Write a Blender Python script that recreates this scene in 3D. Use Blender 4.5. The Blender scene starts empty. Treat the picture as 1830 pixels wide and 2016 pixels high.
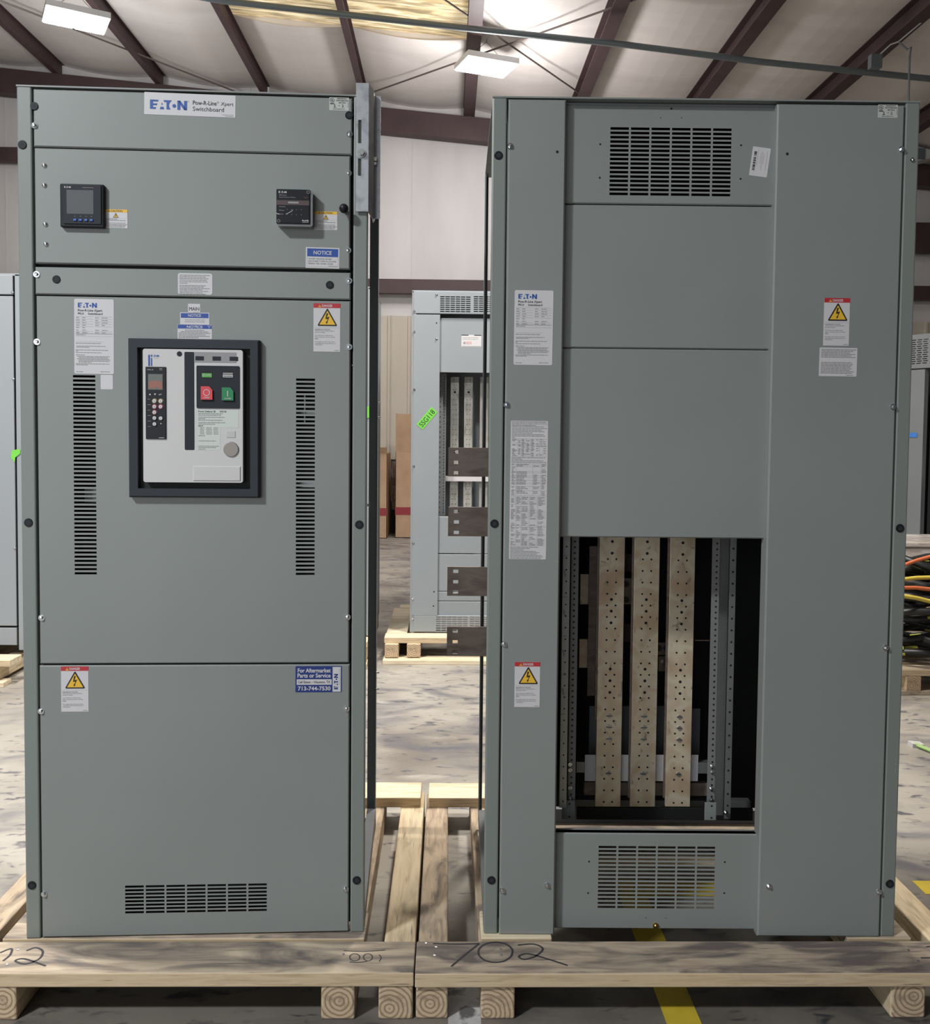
import bpy, math, random
from mathutils import Vector, Matrix

# ---------------------------------------------------------------- camera, world, lights, exposure
S = bpy.context.scene
COL = S.collection
F_PX, PITCH, ROLL, YAW, CAM_H, PP_Y = 1800.0, 0.0442, 0.0099, 0.0194, 1.5182, 930.05
Fw = Vector((math.sin(YAW)*math.cos(PITCH), math.cos(YAW)*math.cos(PITCH), -math.sin(PITCH)))
R0 = Vector((math.cos(YAW), -math.sin(YAW), 0)); U0 = R0.cross(Fw)
Rt = R0*math.cos(ROLL)+U0*math.sin(ROLL); Up = -R0*math.sin(ROLL)+U0*math.cos(ROLL)
cam = bpy.data.cameras.new('camera'); camo = bpy.data.objects.new('camera', cam); COL.objects.link(camo)
M = Matrix((Rt, Up, -Fw)).transposed().to_4x4(); M.translation = (0, 0, CAM_H); camo.matrix_world = M
cam.sensor_fit = 'HORIZONTAL'; cam.sensor_width = 36; cam.lens = 36*F_PX/1830; cam.shift_y = -(1008-PP_Y)/1830
cam.clip_start = 0.05; cam.clip_end = 100
S.camera = camo
S.view_settings.view_transform = 'Standard'; S.view_settings.look = 'None'
S.view_settings.gamma = 1; S.view_settings.use_curve_mapping = False
S.view_settings.exposure = 0.0
W = bpy.data.worlds.new('world'); S.world = W; W.use_nodes = True
W.node_tree.nodes['Background'].inputs[0].default_value = (0.83, 0.90, 1.0, 1)
W.node_tree.nodes['Background'].inputs[1].default_value = 0.07
# hanging high-bay lamps, then added ceiling fills: x, y, z, watts, colour
HALL = [(0.95, 5.1, 5.4, 270, (1.0, .95, .87), 1), (-2.6, 3.2, 5.6, 330, (1.0, .97, .93), 1), (-3.4, -.8, 5.1, 440, (.94, .98, 1.0), 1),
        (0.45, 11.2, 5.35, 135, (1.0, .97, .97), 0), (-4.35, 10.4, 5.6, 125, (.97, .98, 1.0), 0),
        (0.95, 5.1, 5.0, 50, (1.0, .95, .90), 0), (-2.6, 3.2, 5.1, 45, (1.0, .97, .93), 0)]  # last row: unseen point fills added to lift the ceiling
for i, (x, y, z, p, c, down) in enumerate(HALL):
    l = bpy.data.lights.new('hall_lamp_or_fill', 'AREA' if down else 'POINT'); l.energy = p; l.color = c
    if down: l.shape = 'RECTANGLE'; l.size = .6; l.size_y = .45
    else: l.shadow_soft_size = .22
    o = bpy.data.objects.new('hall_lamp_or_fill', l); o.location = (x, y, z-.1); COL.objects.link(o)
# unseen area light added behind the viewer to brighten the cabinet fronts
l = bpy.data.lights.new('front_fill_light', 'AREA'); l.shape = 'RECTANGLE'; l.size = 6; l.size_y = 4; l.energy = 200; l.color = (.90, .96, 1.0)
o = bpy.data.objects.new('front_fill_light', l); o.location = (-4.2, -6.8, 2.2); o.rotation_euler = (math.radians(90), 0, math.radians(-18)); COL.objects.link(o)

def ray(px, py): return (Fw + Rt*((px-915)/F_PX) - Up*((py-PP_Y)/F_PX))
def aty(px, py, Y):
    d = ray(px, py); return Vector((0, 0, CAM_H)) + d*(Y/d.y)
def atz(px, py, z):
    d = ray(px, py); return Vector((0, 0, CAM_H)) + d*((z-CAM_H)/d.z)
def onplane(px, py, p0, n):
    d = ray(px, py); o = Vector((0, 0, CAM_H)); return o + d*((p0-o).dot(n)/d.dot(n))

# ---------------------------------------------------------------- materials
MATS = {}
def mat(name, col, rough=.5, metal=0, emit=0, spec=.5):
    if name in MATS: return MATS[name]
    m = bpy.data.materials.new(name); m.use_nodes = True
    b = m.node_tree.nodes['Principled BSDF']
    b.inputs['Base Color'].default_value = (*col, 1); b.inputs['Roughness'].default_value = rough
    b.inputs['Metallic'].default_value = metal; b.inputs['Specular IOR Level'].default_value = spec
    if emit:
        b.inputs['Emission Color'].default_value = (*col, 1); b.inputs['Emission Strength'].default_value = emit
    MATS[name] = m; return m
def s(c): return tuple(((v/255+.055)/1.055)**2.4 if v > 10 else v/255/12.92 for v in c)
def noisy(name, cols, scale=(1, 1, 1), nscale=3, detail=6, rough=.5, metal=0, bump=0, stops=None, dist=0, rough2=None, bscale=None, bdist=.002):
    """colour ramp over stretched noise in object coordinates"""
    if name in MATS: return MATS[name]
    m = mat(name, cols[0], rough, metal); nt = m.node_tree; b = nt.nodes['Principled BSDF']
    tc = nt.nodes.new('ShaderNodeTexCoord'); mp = nt.nodes.new('ShaderNodeMapping'); mp.inputs['Scale'].default_value = scale
    n = nt.nodes.new('ShaderNodeTexNoise'); n.inputs['Scale'].default_value = nscale; n.inputs['Detail'].default_value = detail
    n.inputs['Distortion'].default_value = dist
    r = nt.nodes.new('ShaderNodeValToRGB')
    nt.links.new(tc.outputs['Object'], mp.inputs[0]); nt.links.new(mp.outputs[0], n.inputs['Vector'])
    nt.links.new(n.outputs['Fac'], r.inputs[0]); nt.links.new(r.outputs[0], b.inputs['Base Color'])
    stops = stops or [.3+.4*i/(len(cols)-1) for i in range(len(cols))]
    while len(r.color_ramp.elements) < len(cols): r.color_ramp.elements.new(.5)
    for e, p, c in zip(r.color_ramp.elements, stops, cols): e.position = p; e.color = (*c, 1)
    if rough2 is not None:
        mr = nt.nodes.new('ShaderNodeMapRange'); mr.inputs['To Min'].default_value = rough; mr.inputs['To Max'].default_value = rough2
        nt.links.new(n.outputs['Fac'], mr.inputs[0]); nt.links.new(mr.outputs[0], b.inputs['Roughness'])
    if bump:
        bp = nt.nodes.new('ShaderNodeBump'); bp.inputs['Strength'].default_value = bump; bp.inputs['Distance'].default_value = bdist
        nt.links.new(n.outputs['Fac'], bp.inputs['Height']); nt.links.new(bp.outputs[0], b.inputs['Normal'])
    return m
def mixover(m, color, scale, nscale, lo, hi, detail=5, dist=0, rough=None):
    """lay stains of one colour with shapes of their own over a material"""
    nt = m.node_tree; b = nt.nodes['Principled BSDF']
    tc = nt.nodes.new('ShaderNodeTexCoord'); mp = nt.nodes.new('ShaderNodeMapping'); mp.inputs['Scale'].default_value = scale
    mp.inputs['Location'].default_value = (nscale*1.7, scale[0]*2.3, 4.1)
    n = nt.nodes.new('ShaderNodeTexNoise'); n.inputs['Scale'].default_value = nscale; n.inputs['Detail'].default_value = detail
    n.inputs['Distortion'].default_value = dist
    mr = nt.nodes.new('ShaderNodeMapRange'); mr.inputs['From Min'].default_value = lo; mr.inputs['From Max'].default_value = hi
    mx = nt.nodes.new('ShaderNodeMix'); mx.data_type = 'RGBA'
    nt.links.new(tc.outputs['Object'], mp.inputs[0]); nt.links.new(mp.outputs[0], n.inputs['Vector'])
    nt.links.new(n.outputs['Fac'], mr.inputs[0]); nt.links.new(mr.outputs[0], mx.inputs[0])
    src = b.inputs['Base Color'].links
    if src: nt.links.new(src[0].from_socket, mx.inputs[6])
    else: mx.inputs[6].default_value = b.inputs['Base Color'].default_value
    mx.inputs[7].default_value = (*color, 1)
    nt.links.new(mx.outputs[2], b.inputs['Base Color'])
    return m

PAINT = noisy('grey_enamel', [(.218, .234, .224), (.238, .253, .243)], nscale=2, rough=.42)
POSTP = noisy('post_enamel', [(.193, .214, .198), (.208, .228, .212)], nscale=2, rough=.42)
FARP = noisy('cool_lit_grey_enamel', [(.255, .278, .298), (.275, .30, .32)], nscale=2, rough=.45)  # same grey enamel with the brighter, cooler light put into its colour
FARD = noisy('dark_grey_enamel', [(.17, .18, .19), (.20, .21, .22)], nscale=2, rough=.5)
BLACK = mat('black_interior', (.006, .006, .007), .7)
BPLAST = mat('black_plastic', (.012, .013, .016), .4, spec=.25)
CHAR = mat('charcoal_plastic', (.026, .029, .036), .6, spec=.2)
BEZ = mat('bezel_plastic', (.034, .038, .047), .6, spec=.25)
GALV = noisy('galvanized_steel', [(.42, .43, .45), (.55, .56, .58), (.48, .49, .50)], (1, 1, 1), 35, 3, rough=.32, metal=1, rough2=.5)
ZINC = noisy('zinc_frame', [(.33, .34, .34), (.40, .40, .40)], (1, 1, .3), 20, 3, rough=.4, metal=.8)
CHROME = mat('bright_zinc', (.75, .77, .80), .18, 1)
TIN = noisy('tin_plated_copper', [(.56, .38, .25), (.68, .53, .37), (.80, .70, .54), (.72, .57, .41), (.84, .77, .62)], (2.6, 1, 2.6), 3.2, 2.5, rough=.32, metal=.45, stops=[.26, .42, .50, .58, .74], dist=.25, rough2=.45)
mixover(TIN, (.46, .34, .25), (9, 1, 5), 6, .62, .70, 5, .5)
TINF = noisy('dull_tin_plate', [(.45, .44, .40), (.60, .58, .54), (.36, .35, .32)], (4, 1, 1), 9, 4, rough=.4, metal=.5)
COPPER = noisy('brown_bus_plate', [(.24, .18, .15), (.33, .26, .22), (.20, .15, .125)], (3, 1, 9), 3, 4, rough=.38, metal=.45)
WHITE = mat('white_label', (.57, .555, .57), .5)
GREYL = mat('grey_label', (.47, .48, .45), .5)
OFFW = mat('breaker_white', (.55, .535, .535), .4)
OFFW2 = mat('breaker_light_grey', (.48, .48, .48), .4)
INK = mat('black_ink', (.015, .015, .018), .5)
GREY = mat('grey_print', (.27, .265, .27), .6)
GREY2 = mat('light_grey_print', (.38, .375, .385), .6)
BLUE = mat('logo_blue', s((40, 82, 158)), .5)
NAVY = mat('notice_blue', s((42, 74, 150)), .45)
DNAVY = mat('service_blue', s((28, 50, 116)), .45)
RED = mat('danger_red', s((178, 45, 55)), .45)
YEL = mat('warning_yellow', s((226, 178, 52)), .5)
GRN = mat('close_green', s((20, 122, 72)), .4)
RBTN = mat('open_red', s((205, 62, 70)), .4)
GRN2 = mat('flag_green', s((76, 160, 62)), .4)
BTNB = mat('button_blue', s((60, 100, 180)), .4)
SCREEN = mat('grey_screen', (.105, .11, .115), .4, spec=.2)
GTAPE = mat('green_tape', s((112, 196, 72)), .6)
BTAPE = mat('blue_tape', s((60, 120, 200)), .6)
MAROON = noisy('maroon_primer', [(.055, .030, .032), (.075, .042, .044)], (1, 1, 1), 3, 4, rough=.55)
VINYL = noisy('vinyl_insulation', [(.70, .65, .61), (.80, .75, .71), (.75, .70, .66)], (.3, 1, 1), 1.6, 3, rough=.6)
WALLV = noisy('wall_vinyl', [(.60, .57, .56), (.68, .65, .64)], (1, 1, .25), 2.2, 4, rough=.6)
TAN = noisy('tan_wall_sheet', [(.50, .45, .37), (.56, .51, .43)], (1, 1, .3), 3, 3, rough=.5)
CARD = noisy('cardboard', [(.42, .27, .17), (.50, .34, .22)], (1, 1, 1), 5, 4, rough=.8)
MAGENTA = mat('red_print', (.28, .03, .04), .6)
WRAP = noisy('stretch_wrap', [(.45, .38, .33), (.58, .52, .48), (.75, .72, .70)], (1, 1, 5), 6, 5, rough=.2, stops=[.35, .55, .68], dist=1.5)
ORANGE = mat('orange_cable', (.60, .15, .06), .5)
YCAB = mat('yellow_cable', (.60, .47, .07), .5)
BCAB = mat('black_cable', (.012, .012, .013), .45)
YSTR = mat('yellow_stripe', (.50, .52, .08), .5)
STRAP = mat('green_strap_web', (.34, .50, .20), .8)
BRASS = mat('brass', (.52, .34, .12), .3, 1)
MARKER = mat('marker_ink', (.035, .035, .04), .6)
LAMP = mat('lamp_lens', (1, .985, 1), .5, 0, 40)
WHMET = mat('white_fixture', (.7, .7, .7), .5)
CONDUIT = mat('conduit_steel', (.17, .20, .21), .45, .4)
ROD = mat('brace_rod', (.13, .10, .09), .5, .3)

def wood(name, cols, axis, seed=0, dirt=(.10, .085, .07), amt=.60):
    sc = (1.6, 16, 16) if axis == 'x' else (16, 1.6, 16)
    m = noisy(name, cols, sc, 2.6+seed*.23, 7, rough=.75, bump=.5, dist=.6)
    mixover(m, dirt, (1.3, 5, 5) if axis == 'x' else (5, 1.3, 5), 2.4+seed*.31, amt, amt+.22, 8, .8)
    mixover(m, dirt, (3, 60, 60) if axis == 'x' else (60, 3, 60), 2.0+seed*.1, .64, .74, 3, .3)
    return m
WX = wood('weathered_pine_board', [(.33, .26, .19), (.47, .38, .28), (.54, .45, .335)], 'x', 1, (.13, .11, .10), .44)
WX2 = wood('weathered_pine_board_grey', [(.31, .24, .185), (.43, .345, .26), (.50, .41, .31)], 'x', 4, (.13, .108, .098), .42)
WY = wood('pine_runner', [(.44, .33, .20), (.62, .50, .33), (.68, .57, .39)], 'y', 2, (.24, .19, .15), .56)
WY2 = wood('dirty_pine_runner', [(.32, .24, .16), (.48, .37, .26), (.56, .44, .31)], 'y', 5, (.15, .12, .10), .48)
WF = wood('clean_pine_board', [(.55, .44, .29), (.70, .60, .43), (.74, .65, .48)], 'x', 3, (.34, .27, .20), .66)
WFACE = wood('pine_board_edge', [(.46, .34, .21), (.60, .47, .31), (.54, .41, .26)], 'x', 6, (.25, .18, .12), .68)
def endgrain():
    m = mat('pine_end_grain', (.5, .38, .24), .8); nt = m.node_tree; b = nt.nodes['Principled BSDF']
    tc = nt.nodes.new('ShaderNodeTexCoord'); w = nt.nodes.new('ShaderNodeTexWave'); w.wave_type = 'RINGS'; w.rings_direction = 'Y'
    w.inputs['Scale'].default_value = 26; w.inputs['Distortion'].default_value = 2.2; w.inputs['Detail'].default_value = 3; w.inputs['Detail Scale'].default_value = 1.2
    oi = nt.nodes.new('ShaderNodeObjectInfo'); sc = nt.nodes.new('ShaderNodeVectorMath'); sc.operation = 'MULTIPLY_ADD'
    sc.inputs[1].default_value = (1, 1, 1)
    cb = nt.nodes.new('ShaderNodeCombineXYZ'); mm = nt.nodes.new('ShaderNodeMath'); mm.operation = 'MULTIPLY_ADD'; mm.inputs[1].default_value = .05; mm.inputs[2].default_value = -.02
    nt.links.new(oi.outputs['Random'], mm.inputs[0]); nt.links.new(mm.outputs[0], cb.inputs[0]); nt.links.new(mm.outputs[0], cb.inputs[2])
    nt.links.new(tc.outputs['Object'], sc.inputs[0]); nt.links.new(cb.outputs[0], sc.inputs[2]); nt.links.new(sc.outputs[0], w.inputs['Vector'])
    r = nt.nodes.new('ShaderNodeValToRGB'); r.color_ramp.elements[0].color = (.30, .20, .12, 1); r.color_ramp.elements[1].color = (.56, .43, .29, 1)
    r.color_ramp.elements[0].position = .05; r.color_ramp.elements[1].position = .55
    nt.links.new(w.outputs['Fac'], r.inputs[0]); nt.links.new(r.outputs[0], b.inputs['Base Color'])
    mixover(m, (.22, .16, .11), (1, 1, 1), 25, .55, .75, 4)
    return m
ENDG = endgrain()
FLOOR = noisy('worn_concrete', [(.21, .185, .16), (.31, .285, .25), (.385, .355, .31), (.27, .247, .22)], (1, 1, 1), 1.3, 8, rough=.42, bump=.25, stops=[.30, .44, .56, .70], dist=.3, rough2=.6)
mixover(FLOOR, (.13, .125, .145), (1.4, 2.6, 1), 1.3, .50, .70, 12, 1.2)
mixover(FLOOR, (.10, .096, .112), (3, 6, 1), 4, .57, .70, 14, .5)
mixover(FLOOR, (.42, .39, .34), (1, 2, 1), 2.2, .58, .72, 12, .5)

def darken_front(m):
    """multiply the floor colour darker towards the front, along a noisy edge"""
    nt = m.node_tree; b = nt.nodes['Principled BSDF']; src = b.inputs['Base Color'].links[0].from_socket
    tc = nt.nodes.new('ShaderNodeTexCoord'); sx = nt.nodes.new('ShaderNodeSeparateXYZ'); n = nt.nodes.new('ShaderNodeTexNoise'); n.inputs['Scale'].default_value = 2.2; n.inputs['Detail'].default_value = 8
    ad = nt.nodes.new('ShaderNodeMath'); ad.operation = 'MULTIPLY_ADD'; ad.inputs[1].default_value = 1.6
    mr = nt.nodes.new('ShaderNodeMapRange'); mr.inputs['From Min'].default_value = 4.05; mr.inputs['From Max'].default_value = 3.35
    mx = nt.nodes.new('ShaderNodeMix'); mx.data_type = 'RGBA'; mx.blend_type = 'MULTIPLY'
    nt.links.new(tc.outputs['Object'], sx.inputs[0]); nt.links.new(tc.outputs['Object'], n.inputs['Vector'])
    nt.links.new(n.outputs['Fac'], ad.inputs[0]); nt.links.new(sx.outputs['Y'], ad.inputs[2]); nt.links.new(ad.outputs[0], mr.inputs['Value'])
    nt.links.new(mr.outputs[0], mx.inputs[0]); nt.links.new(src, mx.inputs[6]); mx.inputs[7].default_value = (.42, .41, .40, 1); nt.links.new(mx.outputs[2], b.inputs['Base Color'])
darken_front(FLOOR)
# ---------------------------------------------------------------- mesh helpers
class MB:
    def __init__(self): self.v = []; self.f = []; self.m = []
    def _a(self, vs, fs, mi):
        n = len(self.v); self.v += [tuple(p) for p in vs]
        for f in fs: self.f.append(tuple(i+n for i in f)); self.m.append(mi)
        return self
    def box(self, x0, x1, y0, y1, z0, z1, mi=0):
        vs = [(x, y, z) for x in (x0, x1) for y in (y0, y1) for z in (z0, z1)]
        return self._a(vs, [(0, 1, 3, 2), (4, 6, 7, 5), (0, 4, 5, 1), (2, 3, 7, 6), (0, 2, 6, 4), (1, 5, 7, 3)], mi)
    def hull(self, vs8, mi=0):
        return self._a(vs8, [(0, 1, 3, 2), (4, 6, 7, 5), (0, 4, 5, 1), (2, 3, 7, 6), (0, 2, 6, 4), (1, 5, 7, 3)], mi)
    def poly(self, pts, mi=0): return self._a(pts, [tuple(range(len(pts)))], mi)
    def prism(self, pts, y0, y1, mi=0, mside=None):
        """outline in x,z swept from y0 (towards viewer) to y1"""
        n = len(pts); vs = [(x, y0, z) for x, z in pts]+[(x, y1, z) for x, z in pts]
        self._a(vs, [tuple(range(n)), tuple(range(2*n-1, n-1, -1))], mi)
        return self._a(vs, [(i, i+n, (i+1) % n+n, (i+1) % n) for i in range(n)], mi if mside is None else mside)
    def cyl(self, p, r, h, axis='y', n=14, mi=0, r2=None, cap=True):
        """axis cylinder from p, length h along +axis"""
        r2 = r if r2 is None else r2; vs = []
        for k, (rr, t) in enumerate(((r, 0), (r2, h))):
            for i in range(n):
                a = 2*math.pi*i/n; c, d = rr*math.cos(a), rr*math.sin(a)
                vs.append({'y': (p[0]+c, p[1]+t, p[2]+d), 'z': (p[0]+c, p[1]+d, p[2]+t), 'x': (p[0]+t, p[1]+c, p[2]+d)}[axis])
        fs = [(i, (i+1) % n, (i+1) % n+n, i+n) for i in range(n)]
        if cap: fs += [tuple(range(n)), tuple(range(2*n-1, n-1, -1))]
        return self._a(vs, fs, mi)
    def disc(self, x, z, y, r, mi=0, n=10): return self.poly([(x+r*math.cos(2*math.pi*i/n), y, z+r*math.sin(2*math.pi*i/n)) for i in range(n)], mi)
    def dome(self, p, r, h, mi=0, n=14, k=4):
        """dome bulging towards -y"""
        vs = []; fs = []
        for j in range(k):
            a = j/k*math.pi/2
            for i in range(n):
                b = 2*math.pi*i/n; vs.append((p[0]+r*math.cos(a)*math.cos(b), p[1]-h*math.sin(a), p[2]+r*math.cos(a)*math.sin(b)))
        vs.append((p[0], p[1]-h, p[2]))
        for j in range(k-1):
            for i in range(n): fs.append((j*n+i, j*n+(i+1) % n, (j+1)*n+(i+1) % n, (j+1)*n+i))
        for i in range(n): fs.append(((k-1)*n+i, (k-1)*n+(i+1) % n, k*n))
        return self._a(vs, fs, mi)
    def ball(self, p, r, mi=0, n=16, k=10):
        vs = []; fs = []
        for j in range(1, k):
            a = math.pi*j/k
            for i in range(n):
                b = 2*math.pi*i/n; vs.append((p[0]+r*math.sin(a)*math.cos(b), p[1]+r*math.sin(a)*math.sin(b), p[2]+r*math.cos(a)))
        vs += [(p[0], p[1], p[2]+r), (p[0], p[1], p[2]-r)]
        for j in range(k-2):
            for i in range(n): fs.append((j*n+i, (j+1)*n+i, (j+1)*n+(i+1) % n, j*n+(i+1) % n))
        t = (k-1)*n
        for i in range(n): fs.append((t, i, (i+1) % n)); fs.append((t+1, (k-2)*n+(i+1) % n, (k-2)*n+i))
        return self._a(vs, fs, mi)
    def tube(self, pts, r, n=8, mi=0, mfun=None):
        pts = [Vector(p) for p in pts]; rings = []
        for i, p in enumerate(pts):
            t = (pts[min(i+1, len(pts)-1)]-pts[max(i-1, 0)]).normalized()
            a = t.cross(Vector((0, 0, 1)) if abs(t.z) < .9 else Vector((1, 0, 0))).normalized(); b = t.cross(a)
            rings.append([p+a*r*math.cos(2*math.pi*k/n)+b*r*math.sin(2*math.pi*k/n) for k in range(n)])
        base = len(self.v)
        for g in rings: self.v += [tuple(q) for q in g]
        for i in range(len(rings)-1):
            for k in range(n):
                self.f.append((base+i*n+k, base+i*n+(k+1) % n, base+(i+1)*n+(k+1) % n, base+(i+1)*n+k)); self.m.append(mfun(i, k) if mfun else mi)
        self.f.append(tuple(base+k for k in range(n))); self.m.append(mi)
        self.f.append(tuple(base+(len(rings)-1)*n+k for k in reversed(range(n)))); self.m.append(mi)
        return self
    def panel(self, x0, x1, z0, z1, y=0, th=.02, rects=(), c=.003, mi=0, hole=.002):
        """folded sheet cover: chamfered rim, returns going back, real cut slots"""
        xs = sorted({x0+c, x1-c, *[r[0] for r in rects], *[r[1] for r in rects]}); zs = sorted({z0+c, z1-c, *[r[2] for r in rects], *[r[3] for r in rects]})
        nx, nz = len(xs)-1, len(zs)-1; sol = [[True]*nz for _ in range(nx)]
        for r in rects:
            i0, i1, j0, j1 = xs.index(r[0]), xs.index(r[1]), zs.index(r[2]), zs.index(r[3])
            for i in range(i0, i1):
                for j in range(j0, j1): sol[i][j] = False
        n = len(self.v)
        for x in xs:
            for z in zs: self.v.append((x, y, z))
        for x in xs:
            for z in zs: self.v.append((x, y+hole, z))
        K = len(xs)*len(zs); I = lambda i, j: n+i*len(zs)+j
        for i in range(nx):
            for j in range(nz):
                if sol[i][j]:
                    self.f.append((I(i, j), I(i+1, j), I(i+1, j+1), I(i, j+1))); self.m.append(mi)
                    for (a, b, di, dj) in (((i, j), (i+1, j), 0, -1), ((i+1, j), (i+1, j+1), 1, 0), ((i+1, j+1), (i, j+1), 0, 1), ((i, j+1), (i, j), -1, 0)):
                        ii, jj = i+di, j+dj
                        if 0 <= ii < nx and 0 <= jj < nz and not sol[ii][jj]:
                            self.f.append((I(*a), I(*a)+K, I(*b)+K, I(*b))); self.m.append(mi)
        A = [(x0+c, y, z0+c), (x1-c, y, z0+c), (x1-c, y, z1-c), (x0+c, y, z1-c)]
        B = [(x0, y+c, z0), (x1, y+c, z0), (x1, y+c, z1), (x0, y+c, z1)]
        C = [(x0, y+th, z0), (x1, y+th, z0), (x1, y+th, z1), (x0, y+th, z1)]
        return self._a(A+B+C, [(i, (i+1) % 4, (i+1) % 4+4, i+4) for i in range(4)]+[(i+4, (i+1) % 4+4, (i+1) % 4+8, i+8) for i in range(4)], mi)
    def build(self, name, mats, parent=None, smooth=False, bevel=0, loc=None, rot=None):
        me = bpy.data.meshes.new(name); me.from_pydata(self.v, [], self.f)
        if not isinstance(mats, (list, tuple)): mats = [mats]
        for mm in mats: me.materials.append(mm)
        for p, mi in zip(me.polygons, self.m): p.material_index = mi; p.use_smooth = smooth
        me.update()
        import bmesh
        bm = bmesh.new(); bm.from_mesh(me)
        if len(self.f) < 20000: bmesh.ops.recalc_face_normals(bm, faces=bm.faces) if not getattr(self, 'keep', False) else None
        bm.to_mesh(me); bm.free()
        o = bpy.data.objects.new(name, me); COL.objects.link(o)
        if parent is not None: o.parent = parent
        if loc: o.location = loc
        if rot: o.rotation_euler = rot
        if bevel:
            b = o.modifiers.new('bevel', 'BEVEL'); b.width = bevel; b.segments = 2; b.limit_method = 'ANGLE'; b.angle_limit = .6
        return o
def tag(o, label=None, cat=None, group=None, kind=None):
    if label: o['label'] = label
    if cat: o['category'] = cat
    if group: o['group'] = group
    if kind: o['kind'] = kind
    return o
def thing(name, label, cat, loc=(0, 0, 0), rz=0, group=None):
    o = bpy.data.objects.new(name, None); o.empty_display_size = .1; COL.objects.link(o); o.location = loc; o.rotation_euler = (0, 0, rz)
    return tag(o, label, cat, group)
def struct(o): o['kind'] = 'structure'; return o
def copy_to(o, parent, loc):
    c = o.copy(); COL.objects.link(c); c.parent = parent; c.location = loc; return c

_tc = {}
def glyphs(txt, bold=0):
    k = (txt, bold)
    if k not in _tc:
        cu = bpy.data.curves.new('t', 'FONT'); cu.body = txt; cu.size = 1; cu.offset = bold; cu.resolution_u = 3
        ob = bpy.data.objects.new('t', cu); me = bpy.data.meshes.new_from_object(ob)
        vs = [(v.co.x, v.co.y) for v in me.vertices]; fs = [tuple(p.vertices) for p in me.polygons]
        bpy.data.objects.remove(ob); bpy.data.meshes.remove(me); bpy.data.curves.remove(cu)
        if vs:
            x0 = min(v[0] for v in vs); x1 = max(v[0] for v in vs); y0 = min(v[1] for v in vs); y1 = max(v[1] for v in vs)
        else: x0 = y0 = 0; x1 = y1 = 1
        _tc[k] = (vs, fs, x0, x1, y0, y1)
    return _tc[k]

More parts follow.
